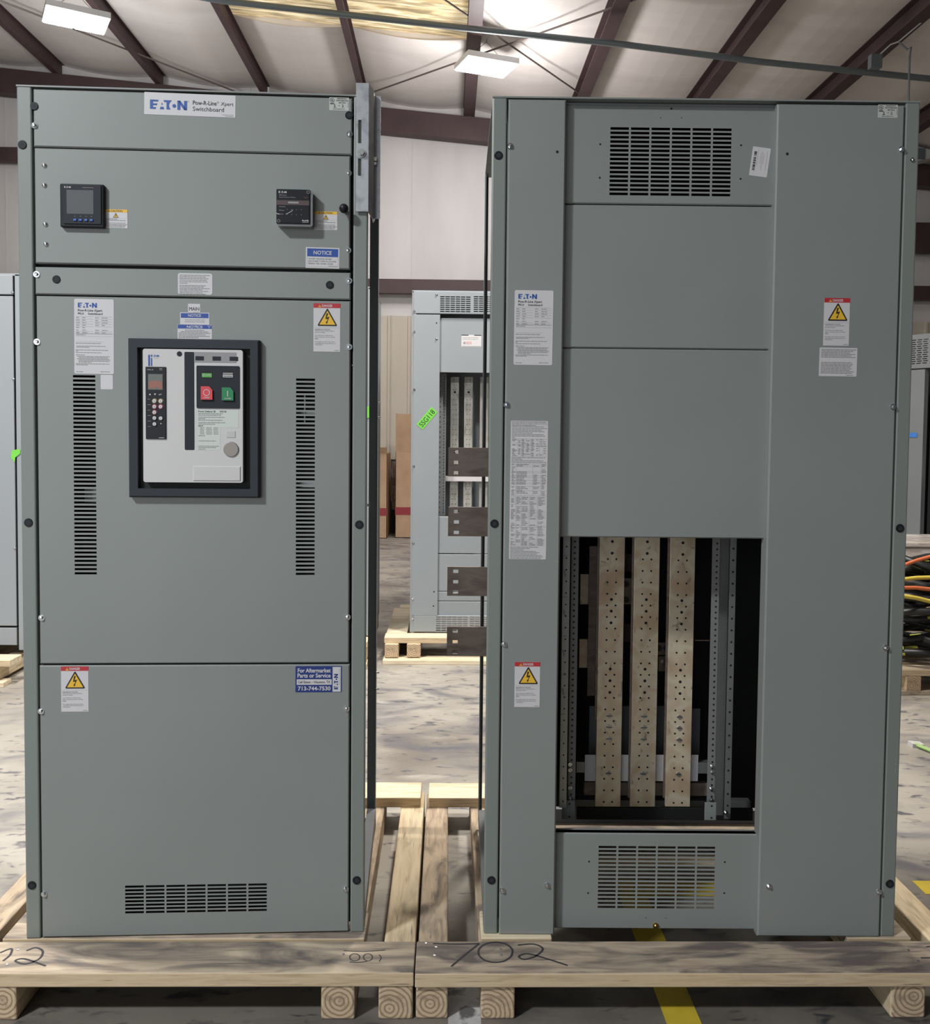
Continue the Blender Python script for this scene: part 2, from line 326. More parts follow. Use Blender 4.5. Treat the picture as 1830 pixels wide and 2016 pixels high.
class Label:
    """sticker: drawn in its own units (x right, y down), printed on a sheet lying on the panel face"""
    def __init__(self, x, z, k, rot=0, y=0, th=.0006):
        self.mb = MB(); self.mb.keep = True; self.x, self.z, self.k, self.y, self.th, self.n = x, z, k, y, th, 0
        self.c, self.s = math.cos(rot), math.sin(rot); self.mats = []
    def P(self, u, v, d): return (self.x+self.k*(u*self.c+v*self.s), self.y-d, self.z+self.k*(u*self.s-v*self.c))
    def mi(self, m):
        if m not in self.mats: self.mats.append(m)
        return self.mats.index(m)
    def lay(self, l): return self.th+.00025*l
    def poly(self, pts, m, l=1):
        self.mb.poly([self.P(u, v, self.lay(l)) for u, v in reversed(pts)], self.mi(m)); return self
    def rect(self, x, y, w, h, m, l=1): return self.poly([(x, y), (x+w, y), (x+w, y+h), (x, y+h)], m, l)
    def sheet(self, w, h, m, r=0, l=0):
        pts = []
        if r:
            for cx, cy, a0 in ((w-r, r, -90), (w-r, h-r, 0), (r, h-r, 90), (r, r, 180)):
                for i in range(5):
                    a = math.radians(a0+i*22.5); pts.append((cx+r*math.cos(a), cy+r*math.sin(a)))
        else: pts = [(0, 0), (w, 0), (w, h), (0, h)]
        self.poly(pts, m, l)
        n = len(pts)
        for i in range(n):
            a, b = pts[i], pts[(i+1) % n]
            self.mb.poly([self.P(*a, self.lay(l)), self.P(*b, self.lay(l)), self.P(*b, 0), self.P(*a, 0)], self.mi(m))
        return self
    def circ(self, x, y, r, m, l=1, n=16): return self.poly([(x+r*math.cos(2*math.pi*i/n), y+r*math.sin(2*math.pi*i/n)) for i in range(n)], m, l)
    def ring(self, x, y, r, t, m, l=1, n=18):
        for i in range(n):
            a, b = 2*math.pi*i/n, 2*math.pi*(i+1)/n
            self.poly([(x+r*math.cos(a), y+r*math.sin(a)), (x+r*math.cos(b), y+r*math.sin(b)), (x+(r-t)*math.cos(b), y+(r-t)*math.sin(b)), (x+(r-t)*math.cos(a), y+(r-t)*math.sin(a))], m, l)
        return self
    def line(self, pts, w, m, l=2):
        for (a, b) in zip(pts, pts[1:]):
            dx, dy = b[0]-a[0], b[1]-a[1]; d = math.hypot(dx, dy) or 1; nx, ny = -dy/d*w/2, dx/d*w/2; ex, ey = dx/d*w*.3, dy/d*w*.3
            self.poly([(a[0]+nx-ex, a[1]+ny-ey), (b[0]+nx+ex, b[1]+ny+ey), (b[0]-nx+ex, b[1]-ny+ey), (a[0]-nx-ex, a[1]-ny-ey)][::-1], m, l)
        return self
    def text(self, t, x, y, w, h, m, bold=0, l=2, vert=False):
        vs, fs, x0, x1, y0, y1 = glyphs(t, bold)
        def q(v):
            a, b = (v[0]-x0)/(x1-x0), (v[1]-y0)/(y1-y0)
            return (x+w*(1-b), y+h*(1-a)) if vert == 'up' else (x+a*w, y+h*(1-b))
        if vert == 'up': q = lambda v: (x+w*(1-(v[1]-y0)/(y1-y0)), y+h*(1-(v[0]-x0)/(x1-x0)))
        pts = [self.P(*q(v), self.lay(l)) for v in vs]
        self.mb._a(pts, fs, self.mi(m)); return self
    def greek(self, x, y, w, h, m, rnd, word=6, l=2):
        """a line of print too small to read"""
        u = x
        while u < x+w-1:
            ww = min(word*rnd.uniform(.4, 1.3), x+w-u); self.rect(u, y, ww, h, m, l); u += ww+.9
        return self
    def logo(self, x, y, w, m, l=2, vert=False):
        k = w/612.0
        def q(pts): return [((x+b*k), (y+(612-a)*k)) if vert else (x+a*k, y+b*k) for a, b in pts]
        P = [[(0, 0), (140, 0), (131, 28), (50, 28), (50, 0)], [(0, 0), (50, 0), (50, 152), (0, 152)],
             [(50, 60), (120, 60), (111, 90), (50, 90)], [(50, 122), (101, 122), (92, 152), (50, 152)],
             [(198, 38), (210, 78), (186, 78)], [(174, 112), (222, 112), (234, 152), (162, 152)],
             [(224, 0), (360, 0), (330, 32), (232, 32)], [(272, 32), (330, 32), (312, 76), (318, 112), (338, 152), (272, 152)],
             [(452, 0), (502, 0), (502, 152), (452, 152)], [(562, 0), (612, 0), (612, 152), (562, 152)], [(452, 0), (502, 0), (612, 152), (562, 152)]]
        for p in P: self.poly(q(p)[::-1] if vert else q(p), m, l)
        c = [(400+31*math.cos(i*.4488), 90+31*math.sin(i*.4488)) for i in range(14)]
        self.poly(q(c)[::-1] if vert else q(c), m, l); return self
    def build(self, name, parent, label=None):
        o = self.mb.build(name, self.mats, parent)
        if label: o['label'] = label
        return o

def box_lines(a, b):  # helper: evenly spaced values
    n = len(a); return a
# ---------------------------------------------------------------- the hall
def slab(name, x0, x1, y0, y1, z0, z1, m): return struct(MB().box(x0, x1, y0, y1, z0, z1).build(name, m))
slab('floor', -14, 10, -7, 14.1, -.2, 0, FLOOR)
WALLY = 14.0
def roof(x): return 6.22-.086*x
# back wall: ribbed tan wainscot below, vinyl faced insulation above
mb = MB(); x = -14
while x < 10:
    mb.box(x, x+.27, WALLY, WALLY+.05, 0, 3.27); mb.prism([(x+.27, 0), (x+.27, 3.27), (x+.305, 3.27), (x+.305, 0)], WALLY-.03, WALLY+.05); x += .305
struct(mb.build('trim_1', TAN))
mb = MB(); mb.box(-14, 10, WALLY+.06, WALLY+.12, 0, 7.6)
for i in range(20): mb.box(-14+i*1.22, -14+i*1.22+.012, WALLY+.052, WALLY+.06, 3.3, 7.5)
struct(mb.build('wall_back', WALLV))
slab('wall_left', -14.1, -14, -7, 14, 0, 7.6, WALLV)
slab('wall_right', 10, 10.1, -7, 14, 0, 7, mat('right_wall_sheet', (.22, .20, .19), .7))
# ceiling: insulation blanket sagging between the purlins
PX = [-13.4, -11.9, -10.4, -8.86, -7.34, -5.80, -4.30, -2.75, -1.265, .275, 1.80, 3.32, 4.82, 6.35, 7.9, 9.5]
mb = MB(); xs = []
for a, b in zip(PX, PX[1:]):
    for i in range(8): t = i/8; xs.append((a+(b-a)*t, roof(a+(b-a)*t)+.215-.075*math.sin(math.pi*t)))
xs.append((PX[-1], roof(PX[-1])+.215)); ys = [-7+i*1.05 for i in range(21)]
SKY = (-2.7, .24, 7.2, 11.63)
for yi, (y0, y1) in enumerate(((-7, SKY[2]), (SKY[2], SKY[3]), (SKY[3], WALLY+.1))):
    for (xa, za), (xb, zb) in zip(xs, xs[1:]):
        if yi == 1 and xa >= -2.8 and xb <= .3: continue
        mb.poly([(xa, y0, za), (xb, y0, zb), (xb, y1, zb), (xa, y1, za)])
mb.poly([(-14, -7, 7.65), (10, -7, 6), (10, 15, 6), (-14, 15, 7.65)])
del mb.f[-1], mb.m[-1]
for (xa, za), (xb, zb) in zip(xs, xs[1:]):
    if xa >= -2.8 and xb <= .3: mb.poly([(xa, SKY[3]+.01, za), (xb, SKY[3]+.01, zb), (xb, SKY[3]+.01, roof(xb)+.30), (xa, SKY[3]+.01, roof(xa)+.30)])
struct(mb.build('ceiling', VINYL, smooth=False))
# translucent corrugated skylight sheets
SKYM = noisy('skylight_sheet', [(.30, .24, .14), (.62, .49, .28), (.92, .80, .55)], (1, 9, 1), 2.4, 6, rough=.5, stops=[.36, .50, .62], dist=.5)
_b = SKYM.node_tree.nodes['Principled BSDF']; _r = [n for n in SKYM.node_tree.nodes if n.type == 'VALTORGB'][0]
SKYM.node_tree.links.new(_r.outputs[0], _b.inputs['Emission Color']); _b.inputs['Emission Strength'].default_value = .5
for i, (a, b) in enumerate(((-2.75, -1.265), (-1.265, .275))):
    mb = MB(); y = SKY[2]; pts = []
    while y < SKY[3]-.01:
        pts += [(y, 0), (y+.18, 0), (y+.22, .04), (y+.26, .04)]; y += .3
    pts.append((SKY[3], 0))
    for (y0, h0), (y1, h1) in zip(pts, pts[1:]):
        mb.poly([(a, y0, roof(a)+.22+h0), (b, y0, roof(b)+.22+h0), (b, y1, roof(b)+.22+h1), (a, y1, roof(a)+.22+h1)])
    struct(mb.build('window_%d' % (i+1), SKYM))
for i, x in enumerate(PX):   # roof purlins running away from the viewer
    w = .085 if x < 0 else .165; z = roof(x); mb = MB()
    mb.box(x-w/2, x+w/2, -7, WALLY, z, z+.012).box(x-.006, x+.006, -7, WALLY, z+.012, z+.2).box(x-w/2, x+w/2, -7, WALLY, z+.2, z+.212)
    tag(mb.build('roof_purlin', MAROON), None, None); mb_o = COL.objects[-1]; mb_o.name = 'trim_%d' % (i+10); struct(mb_o)
mb = MB(); x0, x1 = -14, 10   # tapered end rafter on the wall
mb.hull([(x0, WALLY-.22, roof(x0)-.37), (x0, WALLY-.22, roof(x0)), (x0, WALLY-.02, roof(x0)-.37), (x0, WALLY-.02, roof(x0)), (x1, WALLY-.22, roof(x1)-.32), (x1, WALLY-.22, roof(x1)), (x1, WALLY-.02, roof(x1)-.32), (x1, WALLY-.02, roof(x1))])
struct(mb.build('trim_2', MAROON))
struct(MB().box(-14, 10, WALLY-.16, WALLY-.03, 3.59, 3.80).build('trim_3', MAROON))
struct(MB().box(-14, -5.6, WALLY-.16, WALLY-.03, 5.46, 5.66).build('trim_4', MAROON))
struct(MB().box(5.4, 10, WALLY-.16, WALLY-.03, 4.3, 4.75).build('trim_5', MAROON))
# painted floor stripes
struct(MB().box(.578, .668, .4, 2.93, 0, .0012).box(.578, 1.25, 2.93, 3.02, 0, .0012).box(1.60, 9.9, 2.94, 3.03, 0, .0012).build('trim_6', noisy('yellow_floor_paint', [(.60, .45, .04), (.50, .37, .04), (.25, .20, .12)], (1, 1, 1), 9, 6, rough=.5, stops=[.4, .6, .74])))
struct(MB().box(.015, .10, 1.9, 2.5, 0, .001).build('trim_7', noisy('white_floor_paint', [(.40, .39, .385), (.50, .49, .48), (.10, .095, .095)], (1, 1, 1), 14, 8, rough=.5, stops=[.4, .52, .60])))

# lamps
def lamp(name, label, loc, rz):
    t = thing(name, label, 'ceiling lamp', loc, rz)
    MB().box(-.33, .33, -.24, .24, 0, .07).box(-.22, .22, -.12, .12, .07, .10).build('housing', WHMET, t, bevel=.005)
    for sx in (-1, 1): MB().box(sx*.165-.15, sx*.165+.15, -.22, .22, -.012, -.001).build('lens', LAMP, t)
    mb = MB(); h = roof(loc[0])-loc[2]
    for sx in (-1, 1): mb.tube([(sx*.26, 0, .07), (0, 0, .30)], .003, 5)
    mb.tube([(0, 0, .30), (0, 0, max(h, .34))], .003, 5); mb.build('hanging_cable', ROD, t)
lamp('high_bay_lamp', 'bright high bay lamp glowing in the middle above the gap between the two switchboards', aty(957, 132, 11.3), .35)
lamp('high_bay_lamp', 'bright high bay lamp glowing above the left switchboard, nearest the upper left corner', aty(150, 40, 10.5), .5)
# conduit slung under the purlins
p = [aty(-700, -130, 10.3), aty(300, -22, 10.3), aty(440, 2, 10.3), aty(700, 31, 10.3), aty(920, 56, 10.3), aty(1230, 88, 10.3), aty(1500, 122, 10.3), aty(1900, 162, 10.3), aty(2500, 225, 10.3)]
tag(MB().tube(p, .034, 10).build('conduit_pipe', CONDUIT, smooth=True), 'long grey conduit pipe running under the ceiling beams from left to right', 'pipe')
NR = Vector((.086, 0, 1)).normalized(); PR = Vector((0, 0, roof(0)+.03))
for lab, a, b in (('thin dark brace rod falling to the right behind the middle lamp', (300, -400), (1190, 218)), ('thin dark brace rod rising to the right behind the middle lamp', (735, 181), (1700, -160)),
                  ('thin dark brace rod crossing the ceiling above the left switchboard', (-300, -115), (530, 206))):
    A, B = onplane(*a, PR, NR), onplane(*b, PR, NR); tag(MB().tube([A, B], .011, 6).build('brace_rod', ROD), lab, 'brace rod', 'roof brace rods')
# junction box and hanging wire on the right hand purlin
t = thing('junction_box', 'small grey junction box with a wire loop on the beam at upper right', 'junction box', aty(1722, 122, 9.6))
MB().box(-.06, .06, -.04, .04, -.07, .07).build('box', CONDUIT, t, bevel=.004)
a = t.location
q = [Vector(aty(*c, 9.6))-a for c in ((1726, 112), (1752, 88), (1768, 82), (1830, 30), (1870, 0))]; MB().tube(q, .008, 6).build('wire', WHMET, t)
q = [Vector(aty(*c, 9.6))-a for c in ((1768, 82), (1786, 98), (1793, 92), (1790, 112), (1787, 220))]; MB().tube(q, .010, 6).build('wire', CONDUIT, t)
t = thing('wall_fixture', 'pale fixture high on the wall peeking out behind the right switchboard', 'fixture', aty(1814, 310, 13.5))
MB().hull([(-.3, -.1, -.12), (-.3, -.1, .18), (-.3, .2, -.12), (-.3, .2, .18), (.16, -.1, -.02), (.16, -.1, .06), (.16, .2, -.02), (.16, .2, .06)]).build('housing', WHMET, t)
MB().box(-.3, -.02, -.14, -.1, -.06, .09).build('front_cover', CONDUIT, t)

# ---------------------------------------------------------------- pallets
def pallet(name, label, runners, boards, z0=0, bottoms=(), y0=2.3, y1=3.575, mats=(WY, WX)):
    xs = [r[0] for r in runners]; cx = min(xs)
    t = thing(name, label, 'pallet', (cx, y0, 0))
    for k, r in enumerate(runners):
        a, b = r[0], r[1]; ya, yb = (r[2], r[3]) if len(r) > 3 else (y0, y1); m = r[4] if len(r) > 4 else mats[0]
        mb = MB(); w = b-a; mb.box(-w/2, w/2, 0, yb-ya, -.0445, .0445)
        for j in (2,): mb.m[j] = 1
        o = mb.build('runner', [m, ENDG], t, bevel=.005, loc=((a+b)/2-cx, ya-y0, z0+.0445))
    for bd in boards:
        (xa, xb, ya, yb) = bd[:4]; m = bd[4] if len(bd) > 4 else mats[1]; top = z0+.089
        mb = MB().box(0, xb-xa, 0, yb-ya, 0, .038); mb.m[2] = 1
        mb.build('deck_board', [m, WFACE], t, bevel=.003, loc=(xa-cx, ya-y0, top))
    for bd in bottoms:
        xa, xb, ya, yb = bd[:4]
        MB().box(0, xb-xa, 0, yb-ya, 0, .028).build('bottom_board', [mats[1]], t, bevel=.003, loc=(xa-cx, ya-y0, 0))
    return t
PL = pallet('wooden_pallet', 'timber pallet of doubled runners under the left switchboard', [(-1.347, -1.259, 2.3, 3.55, WY2), (-1.178, -1.09), (-.313, -.226, 2.3, 3.55, WY2), (-.165, -.077)],
            [(-1.40, -.0745, 2.296, 2.441, WX), (-1.40, -.09, 3.42, 3.575, WF), (-1.2, -.215, 2.455, 2.60, WX2), (-1.2, -.245, 3.10, 3.24, WX)])
PR_ = pallet('wooden_pallet', 'timber pallet with 702 written on it under the right switchboard', [(-.069, .014, 2.302, 3.56, WY2), (.099, .187, 2.30, 3.56, WY2), (1.17, 1.26), (1.38, 1.47)],
            [(-.0715, 1.55, 2.291, 2.441, WX2), (-.06, 1.55, 3.42, 3.57, WF), (.105, .30, 2.455, 2.6, WF), (1.12, 1.30, 2.455, 2.6, WX), (.14, 1.28, 2.95, 3.235, WX)])
def ink(parent, strokes, name, z, w=.0058, label=None):
    mb = MB(); loc = parent.location
    for st in strokes:
        P = [atz(x, y, z) for x, y in st]
        # smooth
        Q = [P[0]]
        for i in range(len(P)-1):
            p0, p1, p2, p3 = P[max(i-1, 0)], P[i], P[i+1], P[min(i+2, len(P)-1)]
            for j in range(1, 6):
                u = j/5; Q.append(.5*((2*p1)+(p2-p0)*u+(2*p0-5*p1+4*p2-p3)*u*u+(3*p1-p0-3*p2+p3)*u**3))
        L = []; Rr = []
        for i, q in enumerate(Q):
            tt = (Q[min(i+1, len(Q)-1)]-Q[max(i-1, 0)]); tt.z = 0; tt.normalize(); n = Vector((-tt.y, tt.x, 0))*w/2
            L.append(q+n-loc+Vector((0, 0, .0006))); Rr.append(q-n-loc+Vector((0, 0, .0006)))
        for i in range(len(Q)-1): mb.poly([L[i], L[i+1], Rr[i+1], Rr[i]])
    o = mb.build(name, MARKER, parent)
    if label: o['label'] = label
el = lambda cx, cy, rx, ry, n=10, a0=.4: [(cx+rx*math.cos(a0+2*math.pi*i/n), cy+ry*math.sin(a0+2*math.pi*i/n)) for i in range(n+1)]
ink(PR_, [[(852, 1858), (900, 1859), (943, 1858)], [(943, 1858), (915, 1880), (888, 1903)], el(975, 1875, 34, 20), [(1019, 1861), (1050, 1859), (1068, 1868), (1055, 1882), (1032, 1889), (1021, 1883), (1038, 1878), (1070, 1886), (1117, 1901)]], 'handwriting', .127, label='black marker number 702 on the front board')
ink(PR_, [[(1822, 1864), (1850, 1862)], [(1812, 1886), (1850, 1886)]], 'handwriting', .127)
ink(PL, [[(0, 1876), (22, 1868), (20, 1880), (6, 1892)], [(52, 1872), (70, 1866), (84, 1873), (77, 1888), (50, 1898), (30, 1892), (48, 1888), (90, 1902)]], 'handwriting', .127, .006, label='black marker digits at the left end of the front board')
ink(PL, [[(676, 1872), (716, 1873), (758, 1871)], el(698, 1885, 10, 7, 8), el(724, 1885, 9, 7, 8), [(746, 1880), (750, 1886), (746, 1893)], [(688, 1894), (704, 1895), (722, 1893)]], 'handwriting', .127, .003, label='small faint marker digits upside down on the front board')
for P_, pts in ((PL, ((14, 1899), (35, 1870), (676, 1879), (702, 1960))), (PR_, ((838, 1857), (858, 1865), (855, 1881), (985, 1869), (986, 1880), (1788, 1871), (1807, 1892)))):
    for (x, y) in pts:
        q = atz(x, y, .1275)-P_.location
        if q.y > 0: MB().cyl((q.x, q.y, q.z), .0035, .0012, 'z', 8).build('nail_head', CHROME, P_)

# ---------------------------------------------------------------- screws and plugs: one mesh each, copied
def screw_mesh():
    mb = MB(); mb.cyl((0, -.0018, 0), .0082, .0018, 'y', 16, r2=.0086); mb.cyl((0, -.0065, 0), .0048, .005, 'y', 6); mb.dome((0, -.0065, 0), .0046, .0012, n=8, k=2); return mb
def rivet_mesh(): return MB().dome((0, 0, 0), .0068, .005, n=16, k=5)
def plug_mesh():
    mb = MB(); mb.cyl((0, -.0025, 0), .0105, .0025, 'y', 20, r2=.0118); mb.cyl((0, -.0026, 0), .006, .0004, 'y', 14, mi=1); return mb
PROT = {}
def hardware(kind, parent, x, z, y=0, sc=1.0):
    mk, m, nm = {'screw': (screw_mesh, CHROME, 'screw'), 'rivet': (rivet_mesh, CHROME, 'round_head_screw'), 'plug': (plug_mesh, [BPLAST, CHAR], 'hole_plug')}[kind]
    if kind not in PROT: o = mk().build(nm, m, parent, smooth=(kind == 'rivet')); PROT[kind] = o
    else: o = PROT[kind].copy(); COL.objects.link(o); o.parent = parent
    o.location = (x, y, z); o.scale = (sc, 1, sc); o.rotation_euler = (0, random.uniform(0, 1), 0); return o
random.seed(5)

class Cab:
    def __init__(self, x, y, yaw, base, k, label, name='switchboard', h=2.286):
        self.o = thing(name, label, 'electrical cabinet', (x, y, base), yaw); self.n = Vector((-math.sin(yaw), math.cos(yaw), 0)); self.p = Vector((x, y, base)); self.ux = Vector((math.cos(yaw), math.sin(yaw), 0)); self.k = k; self.h = h
    def L(self, px, py, d=0):
        q = onplane(px, py, self.p+self.n*d, self.n)-self.p; return q.dot(self.ux), q.z
    def lab(self, px, py, rot=0, y=0, k=None): x, z = self.L(px, py, y); return Label(x, z, k or self.k, rot, y)

# common stickers (units = photo-scale millimetre-like units)
def danger_label(C, px, py, parent, w=52, h=93, y=0, label=None):
    L = C.lab(px, py, y=y); L.sheet(w, h, WHITE); L.rect(0, 0, w, 8.8, RED, 1)
    L.poly([(9, 7.6), (12, 2.4), (15, 7.6)], YEL, 2); L.rect(11.6, 4, .8, 2.6, INK, 3); L.text('DANGER', 16.5, 2.2, 20.5, 4.8, WHITE, .02, 2)
    T = [(27, 11.2), (46, 43.5), (8.2, 43.5)]
    L.poly([(26, 10.4), (28, 10.4), (45.8, 42), (44.8, 44), (9.2, 44), (8.2, 42)], INK, 1); L.poly([(27, 14.2), (42.6, 41.4), (11.4, 41.4)], YEL, 2)
    L.poly([(25.2, 19), (28.6, 19), (26.6, 25.5), (23.2, 30.5)], INK, 3); L.poly([(23.2, 30.5), (23.6, 27.8), (31, 25.8), (27.5, 30)], INK, 3); L.poly([(31, 25.8), (26.6, 36.6), (25.4, 36.2), (28.2, 28.4)], INK, 3); L.poly([(24, 35), (28, 36.4), (25, 40.2)], INK, 3)
    L.rect(1, 47, w-2, .35, GREY2, 1)
    for t, yy, ww in (('HAZARDOUS VOLTAGE', 49.5, 29), ('Will cause severe injury, death or', 52.5, 38), ('property damage.', 55.4, 20), ('Turn off power at utility service', 61.3, 35), ('before removing covers or working', 64.4, 39), ('inside.', 67.3, 7),
                      ('The supply side of the main device', 73.8, 39), ('is energized when main device is in', 76.8, 40), ('"Off" position.', 79.6, 15)):
        L.text(t, 2.6, yy, ww, 2.3, GREY, .012)
    L.rect(w-11, h-3, 9, .8, GREY, 2)
    return L.build('danger_label', parent, label or 'white warning label with red DANGER bar and yellow triangle')
def name_label(C, px, py, parent, y=0, h=144):
    rnd = random.Random(3); w = 75; L = C.lab(px, py, y=y, rot=-.005); L.sheet(w, h, WHITE, 3)
    L.logo(7, 7.5, 36, BLUE); L.text('Pow-R-Line Xpert', 7, 19.8, 46, 5.6, INK, .012); L.text('PRLX', 7, 26.3, 11.5, 3.6, INK, .01); L.text('Switchboard', 26, 26.3, 27.5, 3.9, INK, .01)
    for i in range(8):
        yy = 33.5+i*4.8
        if i != 5: L.rect(3, yy, 33, .45, GREY2, 1); L.rect(39, yy, 33, .45, GREY2, 1)
        if i < 7:
            L.greek(3.5, yy+1.7, rnd.uniform(5, 8), 1.2, GREY, rnd); L.greek(15, yy+1.7, rnd.uniform(4, 10), 1.2, GREY, rnd)
            if i != 4: L.greek(39.5, yy+1.7, rnd.uniform(5, 8), 1.2, GREY, rnd); L.greek(52, yy+1.7, rnd.uniform(4, 12), 1.2, GREY, rnd)
    L.rect(3, 65.6, 69, 1.1, GREY2, 1); L.greek(3.5, 68.5, 18, 1.1, GREY, rnd); L.rect(3, 71.5, 69, .4, GREY2, 1); L.rect(3, 82, 52, .4, GREY2, 1)
    for yy, x, ww in ((84.5, 3, 48), (90, 4, 56), (92.2, 4, 24), (97.5, 3, 62), (99.6, 3, 4), (102.4, 3, 48), (107, 3, 17), (109.8, 5, 62), (112, 8, 55), (114.4, 5, 62), (116.6, 8, 60), (118.9, 8, 58), (121.2, 8, 25), (124, 3, 64), (126.3, 3, 22), (139.5, 3, 15), (139, 49, 18)):
        L.greek(x, yy, ww, 1.05, GREY, rnd)
    return L.build('nameplate', parent, 'tall white nameplate with blue logo and small print')
def print_label(C, px, py, w, h, parent, rows, m=WHITE, r=2, y=0, rot=0, name='instruction_label', label=None, lw=6):
    rnd = random.Random(int(px)); L = C.lab(px, py, y=y, rot=rot); L.sheet(w, h, m, r)
    for (x, yy, ww, hh) in rows: L.greek(x, yy, ww, hh, GREY, rnd, lw)
    return L.build(name, parent, label)
def caution_label(C, px, py, parent, y=0):
    L = C.lab(px, py, y=y); w, h = 44, 35.5; L.sheet(w, h, WHITE); L.rect(0, 0, w, 5.4, YEL, 1)
    L.text('CAUTION', 12.5, 1.1, 22, 3.5, INK, .015); L.line([(7.6, 4.2), (9.4, 1.2), (11.2, 4.2), (7.6, 4.2)], .6, INK)
    L.poly([(22, 6.2), (27.3, 15.4), (16.7, 15.4)], INK, 1); L.poly([(22, 8), (25.8, 14.4), (18.2, 14.4)], YEL, 2); L.line([(22.6, 9), (21.4, 11.4), (22.8, 11.2), (21.8, 13.6)], .8, INK, 3)
    L.rect(1, 16.3, 42, .3, GREY2, 1); rnd = random.Random(8)
    for yy, ww in ((17.6, 23), (20.2, 39), (22.8, 5), (25.2, 38), (27.8, 41), (30.2, 40), (32.6, 37)): L.greek(1.4, yy, ww, 1.2, GREY, rnd)
    return L.build('caution_label', parent, 'white label with yellow CAUTION bar')
def listing_label(C, px, py, parent, n, y=0):
    L = C.lab(px, py, y=y); L.sheet(38, 25, GREYL, 1); L.ring(5.5, 5.6, 4.4, .8, INK); L.text('UL', 3.2, 3.6, 4.6, 3.8, INK, .02); L.rect(1.6, 11.3, 8, 1.7, INK, 2)
    for t, x, yy, ww in (('DEADFRONT', 15, 1.2, 19), ('SWITCHBOARD', 13, 4.9, 23.5), ('SECTION', 18, 9, 13.5)): L.text(t, x, yy, ww, 2.2, INK, .015)
    L.text(n, 9.6 if n == '1' else 8.8, 13.4, 1.4 if n == '1' else 4, 5.2, INK, 0); L.text('OF', 17.5, 14.5, 3, 2, INK); L.text('2', 24, 13.6, 3.6, 5, INK, 0); L.line([(8, 19.2), (13.6, 18.9)], .4, INK)
    L.rect(35.6, 9, .9, 9.5, GREY, 2); L.greek(7, 21, 22, 1.7, GREY, random.Random(2)); return L.build('listing_label', parent, 'small grey certification label')

# ---------------------------------------------------------------- left switchboard
A = Cab(-1.1348, 2.4536, .0352, .127, .001373, 'grey switchboard with white circuit breaker front and small meter, left of the two big cabinets')
o = A.o; Wd, H, D = .916, 2.286, .765; k = A.k
def frame_posts(o, Wd, H, D, front_m, rear_w=.032, rear_off=0):
    for x0 in (0, Wd-.0385):
        mb = MB().box(x0, x0+.0385, 0, .03, 0, H); mb.build('corner_post', front_m, o, bevel=.004)
    for x0 in (0, Wd-rear_w):
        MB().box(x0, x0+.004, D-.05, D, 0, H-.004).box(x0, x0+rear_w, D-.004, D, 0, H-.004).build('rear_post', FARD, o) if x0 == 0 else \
        MB().box(x0+rear_w-.004, x0+rear_w, D-.05, D, 0, H-.004).box(x0, x0+rear_w, D-.004, D, 0, H-.004).build('rear_post', FARP, o)  # paler enamel makes up for the light missing on the right post
    MB().box(0, Wd, -.002, D, H-.004, H).box(.04, Wd-.04, .03, .034, H-.06, H-.004).build('top_cover', PAINT, o)
    mb = MB()
    for x0 in (0, Wd-.03):
        mb.box(x0, x0+.03, .03, D-.05, 0, .05)
    mb.box(.04, Wd-.04, D-.04, D, 0, .05).build('base_frame', FARD, o)
frame_posts(o, Wd, H, D, POSTP)
MB().box(.045, .80, .075, .70, .03, H-.02).build('dark_inner_block', BLACK, o)  # solid black box added to keep the inside dark behind the vents
MB().box(.039, .877, .022, .026, .02, H-.02).build('panel_backing', BLACK, o) if False else None
mb = MB()
for z in (A.L(400, 297)[1], A.L(400, 526)[1], A.L(400, 587)[1], A.L(400, 1308)[1]): mb.box(.039, .877, .021, .05, z-.016, z+.016)
mb.box(.039, .06, .021, .05, .02, H-.03).box(.86, .877, .021, .05, .02, H-.03).build('gap_light_stop', BLACK, o)  # black strips added behind the panel gaps to stop light leaking through
def slots(C, x0, x1, y0, y1, nc, nr, gx=.0052, fill=.62, y=0):
    """rows of ventilation slots between photo-measured corners"""
    ua, zb = C.L(x0, y1, y); ub, za = C.L(x1, y0, y); r = []
    pw = (ub-ua+gx)/nc; ph = (za-zb)/(nr-1+fill)
    for i in range(nc):
        for j in range(nr):
            r.append((round(ua+i*pw, 6), round(ua+i*pw+pw-gx, 6), round(zb+j*ph, 6), round(zb+j*ph+ph*fill, 6)))
    return r
def rectpanel(C, xl, xr, yt, yb, name, m, th=.02, rects=(), y=0, c=.003, x0=None, x1=None):
    _, zt = C.L((xl+xr)/2, yt, y); _, zb = C.L((xl+xr)/2, yb, y)
    if x0 is None: x0 = C.L(xl, (yt+yb)/2, y)[0]
    if x1 is None: x1 = C.L(xr, (yt+yb)/2, y)[0]
    return MB().panel(x0, x1, zb, zt, y, th, rects, c).build(name, m, C.o)
xa, xb = .043, .873
p1 = rectpanel(A, 0, 750, 184, 296.5, 'cover_panel', PAINT, x0=xa, x1=xb)
p2 = rectpanel(A, 0, 750, 299, 524, 'instrument_door', PAINT, x0=xa+.002, x1=xb-.004, y=-.002)
p3 = rectpanel(A, 0, 750, 531, 584.5, 'cover_panel', PAINT, x0=xa, x1=xb-.002)
p4 = rectpanel(A, 0, 750, 587.5, 1306, 'breaker_door', PAINT, rects=slots(A, 147, 187.5, 739, 1131, 1, 48, fill=.55)+slots(A, 582, 620, 745.5, 1132, 1, 48, fill=.55), x0=xa+.002, x1=xb-.002)
p5 = rectpanel(A, 0, 750, 1309.5, 1840, 'cover_panel', PAINT, rects=slots(A, 246.5, 525, 1739, 1799, 7, 8, fill=.66), x0=xa, x1=xb)
zz = lambda y0, y1: None
